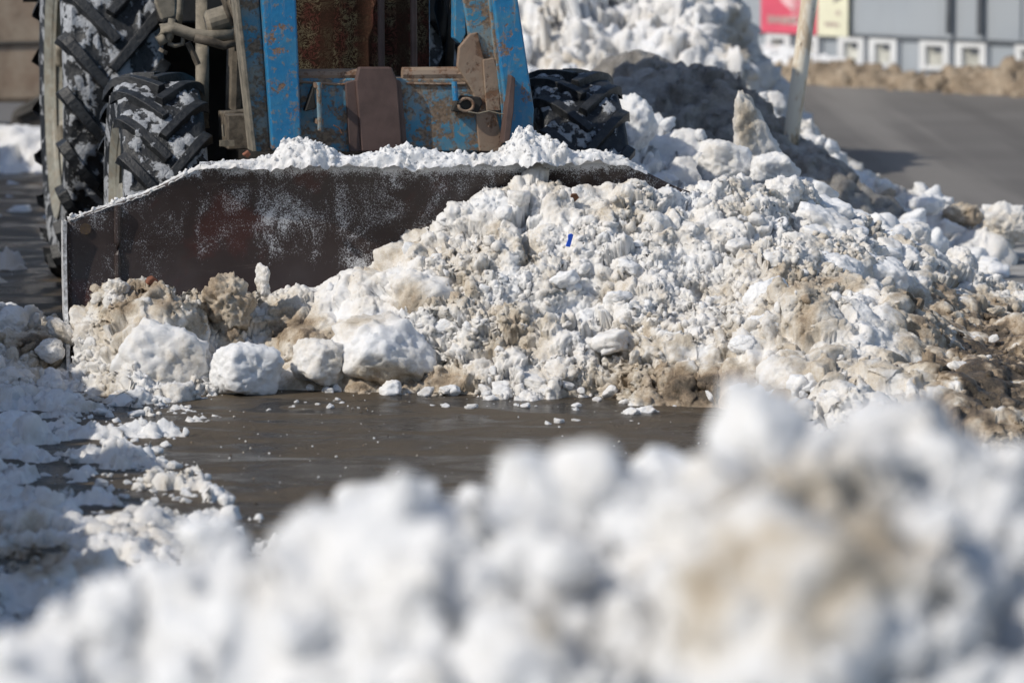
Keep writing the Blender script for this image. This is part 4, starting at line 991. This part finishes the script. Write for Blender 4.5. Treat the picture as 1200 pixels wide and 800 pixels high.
big('snow_slab', 'pale bluish slab left of the long white slab', SL, 980, 316, 66, 34, seed=55, boxy=.6, angular=.85, sub=4, dirt=.04, lump=.35, rot=(.25, .22, 0), dep=60)
big('snow_slab', 'tilted pale slab above the bluish slab on the right slope', SL, 965, 266, 72, 34, seed=58, boxy=.6, angular=.9, sub=4, dirt=.06, lump=.3, rot=(.3, .35, .3), dep=60)
big('snow_slab', 'curved dirty slab with a brown edge on the right slope', SL, 950, 292, 66, 34, seed=59, angular=.8, sub=4, dirt=.22, lump=.5, rot=(.3, .4, .1))
big('snow_slab', 'grey domed slab behind the long white slab', SL, 1012, 296, 58, 28, seed=63, angular=.7, sub=4, dirt=.12, lump=.4, rot=(.3, -.1, .1))
big('snow_chunk', 'cube shaped cream snow block with a brown lower half on the right slope', SC, 1069, 280, 46, 40, Y=15.6, seed=66, boxy=.6, angular=.75, sub=4, dirt=.14, lump=.6, dpatch=[(1065, 292, 18, 10, .3)])
big('snow_chunk', 'cream rounded snow block right of the long white slab', SC, 1124, 312, 44, 46, Y=15.4, seed=69, angular=.5, sub=4, dirt=.12, lump=.8)
big('snow_chunk', 'rough snow heaplet left of the cream rounded block', SC, 1095, 316, 44, 36, Y=15.5, seed=70, angular=.3, sub=4, dirt=.16, lump=1.2)
big('snow_boulder', 'cream snow boulder standing alone on the road edge at the right side', SB, 1181, 264, 54, 46, Y=18.3, seed=73, angular=.8, sub=4, dirt=.2, lump=.8, dpatch=[(1165, 265, 16, 16, .16)])
big('snow_chunk', 'bright white wedge shaped chunk on the roadside snow edge', SC, 1087, 240, 40, 26, Y=18.2, seed=77, angular=.8, sub=4, dirt=.02, lump=.5)
big('dirt_clod', 'brown clod of earthy snow lying on the road edge', 'dirt clod', 1128, 250, 48, 24, Y=18.5, seed=79, angular=.3, sub=4, dirt=.52, lump=1.1)
big('ice_slab', 'upright pointed slab of grey ice leaning in the shaded snow bank', 'ice slab', 888, 158, 76, 104, Y=16.2, dep=40, seed=83, angular=.9, sub=5, dirt=.17, dvar=.10, lump=.25, boxy=.9, shape=wedge, rot=(.15, 0, .15), dpatch=[(875, 150, 12, 30, .25)])
big('snow_chunk', 'flat faced grey blue block below the upright ice slab', SC, 852, 193, 62, 56, Y=15.9, seed=87, boxy=.6, angular=1.0, sub=4, dirt=.15, lump=.3, rot=(0, .1, .35))
big('snow_chunk', 'smooth bluish block right of the grey blue block', SC, 905, 200, 56, 44, Y=15.8, seed=89, angular=.8, sub=4, dirt=.06, lump=.35)
big('snow_chunk', 'leaning white wedge standing in the bank beside the right wheel', SC, 742, 148, 46, 74, Y=16.6, seed=91, angular=.7, sub=4, dirt=.03, lump=.45, rot=(0, .2, .3))
big('snow_chunk', 'rough white block topping the heap crest under the grey blue block', SC, 838, 238, 56, 56, Y=14.55, seed=95, angular=.7, sub=5, dirt=.10, lump=.9, rot=(.1, .3, .2))
big('snow_chunk', 'jagged lump on the heap crest left of the tilted pale slab', SC, 918, 226, 44, 36, Y=14.7, seed=97, angular=.6, sub=4, dirt=.12, lump=1.1)
big('dirt_crust_slab', 'dark brown slab of frozen dirt jutting out over a hollow at the right', 'dirt slab', 1090, 346, 84, 30, seed=101, boxy=.6, angular=.85, sub=5, dirt=.66, dvar=.14, lump=.5, rot=(.25, .38, 0), dep=70, Y=14.55)
big('dirt_clod', 'rounded brown earth mass under the jutting dirt slab', 'dirt clod', 1094, 372, 72, 44, seed=103, angular=.3, sub=5, dirt=.60, lump=.8, Y=14.5)
big('snow_chunk', 'grey brown icy block half buried in the wet dirt at the right', SC, 1088, 398, 56, 44, seed=107, angular=.7, sub=4, dirt=.34, lump=.6, Y=14.2)
big('dirt_clod', 'round dark brown clod of sandy snow against the blade', 'dirt clod', 264, 356, 62, 66, Y=14.0, seed=111, angular=.2, sub=5, dirt=.50, dvar=.16, lump=1.6)
big('snow_chunk', 'small upright snow pinnacle standing right of the sandy clod', SC, 309, 330, 20, 40, Y=14.02, seed=115, angular=.5, sub=4, dirt=.18, lump=.9, boxy=.5, shape=wedge, rot=(0, .1, .6))
big('snow_chunk', 'small snow pinnacle in front of the left blade rib', SC, 137, 340, 34, 28, Y=13.98, seed=117, angular=.3, sub=4, dirt=.30, lump=1.3)
big('snow_slab', 'smooth blue white snow slab on the shaded left edge', SL, 22, 516, 82, 66, Y=12.6, seed=121, angular=.5, sub=4, dirt=.0, dvar=.03, lump=.25, rot=(.2, .3, .1))
big('snow_slab', 'flat topped smooth block in the shaded snow further down the left edge', SL, 68, 616, 74, 74, Y=11.0, seed=123, angular=.5, sub=4, dirt=.0, dvar=.03, lump=.25, rot=(-.2, .25, .3))
big('snow_chunk', 'white lump at the left frame edge above the brown clump', SC, 14, 380, 44, 40, Y=14.3, seed=125, angular=.5, sub=4, dirt=.03, lump=.7)
big('snow_chunk', 'round grey lump lying in the brown clump left of the blade', SC, 60, 410, 34, 28, Y=14.0, seed=127, angular=.3, sub=4, dirt=.15, lump=.5)
big('snow_chunk', 'leaning dirty slab beside the left blade edge', SC, 72, 388, 44, 20, Y=14.05, seed=128, angular=.8, sub=4, dirt=.30, lump=.4, rot=(0, .6, .2))
big('ice_piece', 'pair of pale blue ice pieces lying on the asphalt, left one', 'ice piece', 741, 484, 20, 12, seed=131, angular=.9, sub=3, dirt=.10, lump=.2)
big('ice_piece', 'pale blue ice piece on the asphalt, right one of the pair', 'ice piece', 758, 482, 28, 11, seed=133, angular=.9, sub=3, dirt=.08, lump=.2)
big('ice_piece', 'pale blue ice piece embedded in the beige dirt at the heap foot', 'ice piece', 801, 455, 26, 14, Y=13.62, seed=135, angular=.9, sub=3, dirt=.06, lump=.2)

# groups of alike lumps
PROT = []
for k in range(9):
    V, F_ = chunk_shape(300 + k, .9, 4, 1.1)
    if k % 3 != 1:
        U = ICO[4][0]; cu = U / (np.abs(U) ** 8).sum(axis=1)[:, None] ** .125; V = V * .4 + (cu * np.array([1.15, .9, .5 if k % 3 == 0 else .8]) + (V - U) * .6) * .6
    V = V + U_N[k % 2] if False else V * (1 + .05 * fbm(V * 7 + k, 3, k))[:, None]
    PROT.append((V * .03, F_))
def proto_mesh(k, dirt):
    V, F_ = PROT[k]; me = mesh_np('snow_lump', V, None, F_, {'dirt': np.clip(dirt + .08 * fbm(V * 50 + k, 3, k), 0, 1)}); me.materials.append(M['snow']); return me
PM = [[proto_mesh(k, d) for k in range(9)] for d in (.0, .06, .16, .40)]
def scatter(name, label, cat, group, spots, size, tone, seed):
    r_ = random.Random(seed)
    src = bpy.data.objects.new(name, PM[0][0]); src['label'] = label; src['category'] = cat; src['group'] = group
    for n, (px, py) in enumerate(spots):
        p = seat(px, py); o = src if n == 0 else src.copy()
        C.objects.link(o); o.data = PM[r_.choice(tone)][r_.randrange(9)]
        s_ = size[0] * (size[1] / size[0]) ** (r_.random() ** 1.8); k_ = s_ / .03
        o.scale = (k_ * r_.uniform(.8, 1.3), k_ * r_.uniform(.8, 1.3), k_ * r_.uniform(.65, 1.0))
        o.location = (p[0], p[1], max(p[2] + s_ * .1, s_ * .42)); o.rotation_euler = (r_.uniform(-.5, .5), r_.uniform(-.5, .5), r_.uniform(0, 6.3))
r_ = random.Random(77)
scatter('snow_crumb', 'small white snow crumb lying on the wet asphalt in front of the heap', 'snow crumb', 'snow crumbs on the wet asphalt',
        [(413, 481), (507, 477), (547, 527), (675, 495), (643, 499), (655, 497), (730, 486), (628, 478), (605, 477), (616, 479), (740, 495), (676, 478), (570, 478)] +
        [(r_.uniform(300, 800), 469 + 14 * r_.random() ** 2 + 1) for _ in range(26)], (.004, .016), (0, 0, 1, 1, 2), 1)
spots = []
while len(spots) < 70:
    px, py = r_.uniform(420, 1050), r_.uniform(210, 470)
    top = np.interp(px, [420, 480, 560, 620, 850, 930, 1050], [325, 285, 235, 215, 210, 225, 295]) + 8
    if py > top and py < np.interp(px, [420, 700, 850, 1050], [455, 465, 480, 500]): spots.append((px, py))
scatter('snow_lump', 'fist sized snow lump among the many on the face of the ploughed heap', 'snow lump', 'snow lumps on the ploughed heap', spots, (.016, .045), (0, 1, 1, 2, 2), 2)
spots = [(r_.uniform(880, 1150), 0) for _ in range(44)]
spots = [(x, np.interp(x, [880, 960, 1050, 1150], [205, 232, 250, 270]) + r_.uniform(-4, 60)) for x, _ in spots]
scatter('snow_lump', 'snow lump among the many on the slope below the white pole', 'snow lump', 'snow lumps on the slope under the pole', spots, (.025, .065), (0, 0, 1, 1, 2), 3)
spots = [(r_.uniform(300, 1000), r_.uniform(452, 466)) for _ in range(46)]
scatter('snow_lump', 'snow lump in the row along the foot of the ploughed heap', 'snow lump', 'snow lumps along the foot of the heap', spots, (.012, .036), (0, 0, 1, 1, 2), 4)
spots = []
for _ in range(120):
    y = r_.uniform(472, 640); xe = np.interp(y, [472, 500, 560, 600, 642], [128, 172, 200, 232, 290]); spots.append((xe + 12 - abs(r_.gauss(0, 55)), y))
scatter('snow_lump', 'snow lump along the ragged left edge of the wet path', 'snow lump', 'snow lumps along the left path edge', spots, (.005, .022), (0, 0, 0, 1, 2), 5)
spots = [(r_.uniform(990, 1195), r_.uniform(340, 490)) for _ in range(18)]
scatter('dirt_lump', 'brown lump in the wet dirt at the right side', 'dirt lump', 'brown lumps in the wet dirt', spots, (.014, .05), (3, 3, 3, 2), 6)
spots = [(r_.uniform(930, 1190), r_.uniform(228, 350)) for _ in range(17)]
spots = [(x, max(y, np.interp(x, [930, 1000, 1100, 1190], [232, 258, 300, 330]))) for x, y in spots]
scatter('snow_slab', 'pale broken slab of snow among the many on the right slope', 'snow slab', 'broken snow slabs on the right slope', spots, (.045, .10), (0, 0, 1), 8)
# blurred lumps on the crest nearest the camera
FL = [(246, 632, 74), (490, 590, 64), (690, 565, 80), (430, 600, 70), (905, 515, 100), (960, 525, 70), (780, 552, 60), (1120, 545, 70), (1040, 520, 60), (380, 640, 60), (560, 600, 60), (620, 580, 70), (840, 575, 80), (310, 670, 50), (180, 690, 60), (1170, 575, 60), (740, 620, 70), (130, 730, 60), (1010, 620, 80), (500, 690, 70), (660, 660, 60), (350, 740, 70), (880, 700, 80), (1100, 680, 80)]
for n, (px, py, w) in enumerate(FL):
    p = seat(px, py, 2.6, 6); s_ = w / 2 * p[1] / F_PX
    if n == 0:
        src = bpy.data.objects.new('snow_lump', PM[0][0]); tag(src, 'blurred white lump on the snow heap nearest the camera', 'snow lump', 'blurred lumps on the nearest heap'); o = src
    else: o = src.copy()
    C.objects.link(o); o.data = PM[r_.choice((0, 0, 0, 1))][r_.randrange(9)]
    o.location = tuple(p); k_ = s_ / .03; o.scale = (k_, k_, k_ * r_.uniform(.8, 1.2)); o.rotation_euler = (r_.uniform(-.5, .5), r_.uniform(-.5, .5), r_.uniform(0, 6))

# ---- litter
r2 = np.random.default_rng(404); n_ = 700
gx, gy = r2.uniform(-1.3, 1.1, n_), 13.75 - 3.6 * r2.uniform(0, 1, n_) ** 1.5
gs = .0015 * 3.0 ** (r2.uniform(0, 1, n_) ** 2)
gm = crumbs_mesh('grit', np.stack([gx, gy, .004 + gs * .4], 1), gs, np.clip(r2.choice([.05, .3, .7, .95], n_, p=[.35, .2, .25, .2]) + r2.normal(0, .08, n_), 0, 1), 405)
g_ = link('grit', gm, M['snow']); tag(g_, 'fine grit and snow grains sprinkled over the wet asphalt', 'grit', None, 'stuff')
M['bplastic'] = simple('bright_blue_plastic', (.01, .10, .62), .35, 0, .1, 20, 0)
M['leaf'] = simple('dry_brown_leaf', (.16, .075, .04), .8, 0, .3, 60, .2)
M['brick'] = simple('broken_red_brick', (.22, .085, .05), .8, 0, .3, 60, .3)
M['twig'] = simple('dark_twig_bark', (.05, .035, .025), .8, 0, .3, 60, .3)
def litter(name, label, cat, px, py, Y, pts, th, mat, rot=(0, 0, 0)):
    p = at(px, py, Y) if Y else seat(px, py)
    m_ = MB(); m_.prism(pts, -th / 2, th / 2); o = m_.build(name, mat, None, bevel=th * .2); o.location = tuple(p); o.rotation_euler = rot; return tag(o, label, cat)
P0 = seat(667, 281); litter('plastic_scrap', 'narrow bright blue plastic scrap stuck upright in the heap', 'plastic scrap', 667, 281, P0[1] - .09, [(-.009, -.022), (.006, -.024), (.011, .018), (.004, .022), (-.006, .016), (-.004, 0)], .006, M['bplastic'], (.2, .1, .2))
litter('plastic_scrap', 'tiny dark scrap beside the blue plastic scrap', 'plastic scrap', 683, 286, P0[1] - .05, [(-.008, -.006), (.004, -.008), (.009, .008), (0, .004)], .006, M['twig'], (.2, .1, .3))
P0 = seat(673, 230); litter('dry_leaf', 'crumpled brown leaf near the top of the heap', 'leaf', 673, 231, P0[1] - .06, [(-.014, -.010), (.006, -.016), (.016, .002), (.004, .014), (-.012, .010)], .007, M['leaf'], (.4, .2, .2))
P0 = seat(178, 330); litter('brick_fragment', 'small orange red brick fragment on the snow against the blade', 'brick fragment', 178, 329, 13.98, [(-.018, -.014), (.015, -.016), (.019, .008), (-.004, .016), (-.017, .006)], .028, M['brick'], (.2, .3, .4))
litter('brick_fragment', 'reddish brick crumb in the snow ridge on top of the blade', 'brick fragment', 289, 180, 14.12, [(-.012, -.010), (.010, -.012), (.013, .006), (-.002, .012)], .018, M['brick'], (.2, .5, .4))
tw = MB(); tw.tube([tuple(at(x, y, Y)) for x, y, Y in ((908, 327, 14.0), (922, 333, 13.96), (935, 344, 13.93), (943, 356, 13.9))], [.004, .0035, .003, .002], 6)
tag(tw.build('twig', M['twig'], None, smooth=True), 'thin dark bent twig lying on the right part of the heap', 'twig')
tw = MB(); tw.tube([tuple(at(x, y, Y)) for x, y, Y in ((391, 147, 14.1), (397, 150, 14.12), (400, 156, 14.14))], [.002, .0025, .003], 6)
tag(tw.build('straw', M['leaf'], None, smooth=True), 'short bit of dry straw stuck in the snow ridge on the blade', 'straw')

# ================================================================== light, sky, camera
SUN_AZ = np.array([-math.sin(R(60)), -math.cos(R(60))]); SUN_EL = R(40)
sd = Vector((SUN_AZ[0] * math.cos(SUN_EL), SUN_AZ[1] * math.cos(SUN_EL), math.sin(SUN_EL))).normalized()
L = bpy.data.lights.new('sun', 'SUN'); L.energy = 3.3; L.angle = R(.5); L.color = (1, .93, .82)
so = bpy.data.objects.new('sun', L); C.objects.link(so); so.rotation_euler = (-sd).to_track_quat('-Z', 'Y').to_euler(); so.location = (-20, -10, 20)
W = bpy.data.worlds.new('World'); S.world = W; W.use_nodes = True; nt = W.node_tree; nt.nodes.clear()
sk = nt.nodes.new('ShaderNodeTexSky'); sk.sky_type = 'NISHITA'; sk.sun_disc = False; sk.sun_elevation = SUN_EL; sk.sun_rotation = math.atan2(sd.x, sd.y)
bg = nt.nodes.new('ShaderNodeBackground'); bg.inputs[1].default_value = .105; ow = nt.nodes.new('ShaderNodeOutputWorld')
nt.links.new(sk.outputs[0], bg.inputs[0]); nt.links.new(bg.outputs[0], ow.inputs[0])
cam = bpy.data.cameras.new('camera'); co_ = bpy.data.objects.new('camera', cam); C.objects.link(co_); S.camera = co_
co_.location = (0, 0, CAM_Z); co_.rotation_euler = (math.pi / 2 - TH, 0, 0)
cam.lens = F_PX / 1200 * 36; cam.sensor_width = 36; cam.clip_end = 600; cam.clip_start = .1
cam.dof.use_dof = True; cam.dof.focus_distance = 14.05; cam.dof.aperture_fstop = cam.lens / 1000 / .037
S.view_settings.view_transform = 'Standard'; S.view_settings.look = 'None'; S.view_settings.exposure = 0.03; S.view_settings.gamma = 1
S.render.engine = 'CYCLES'
try:
    S.cycles.use_denoising = True; S.cycles.denoiser = 'OPENIMAGEDENOISE'
    S.cycles.max_bounces = 6; S.cycles.diffuse_bounces = 4; S.cycles.use_adaptive_sampling = True; S.cycles.adaptive_threshold = .015
except Exception as e: print(e)

for o in S.objects:
    if 'category' in o and 'kind' not in o: o['kind'] = 'thing'
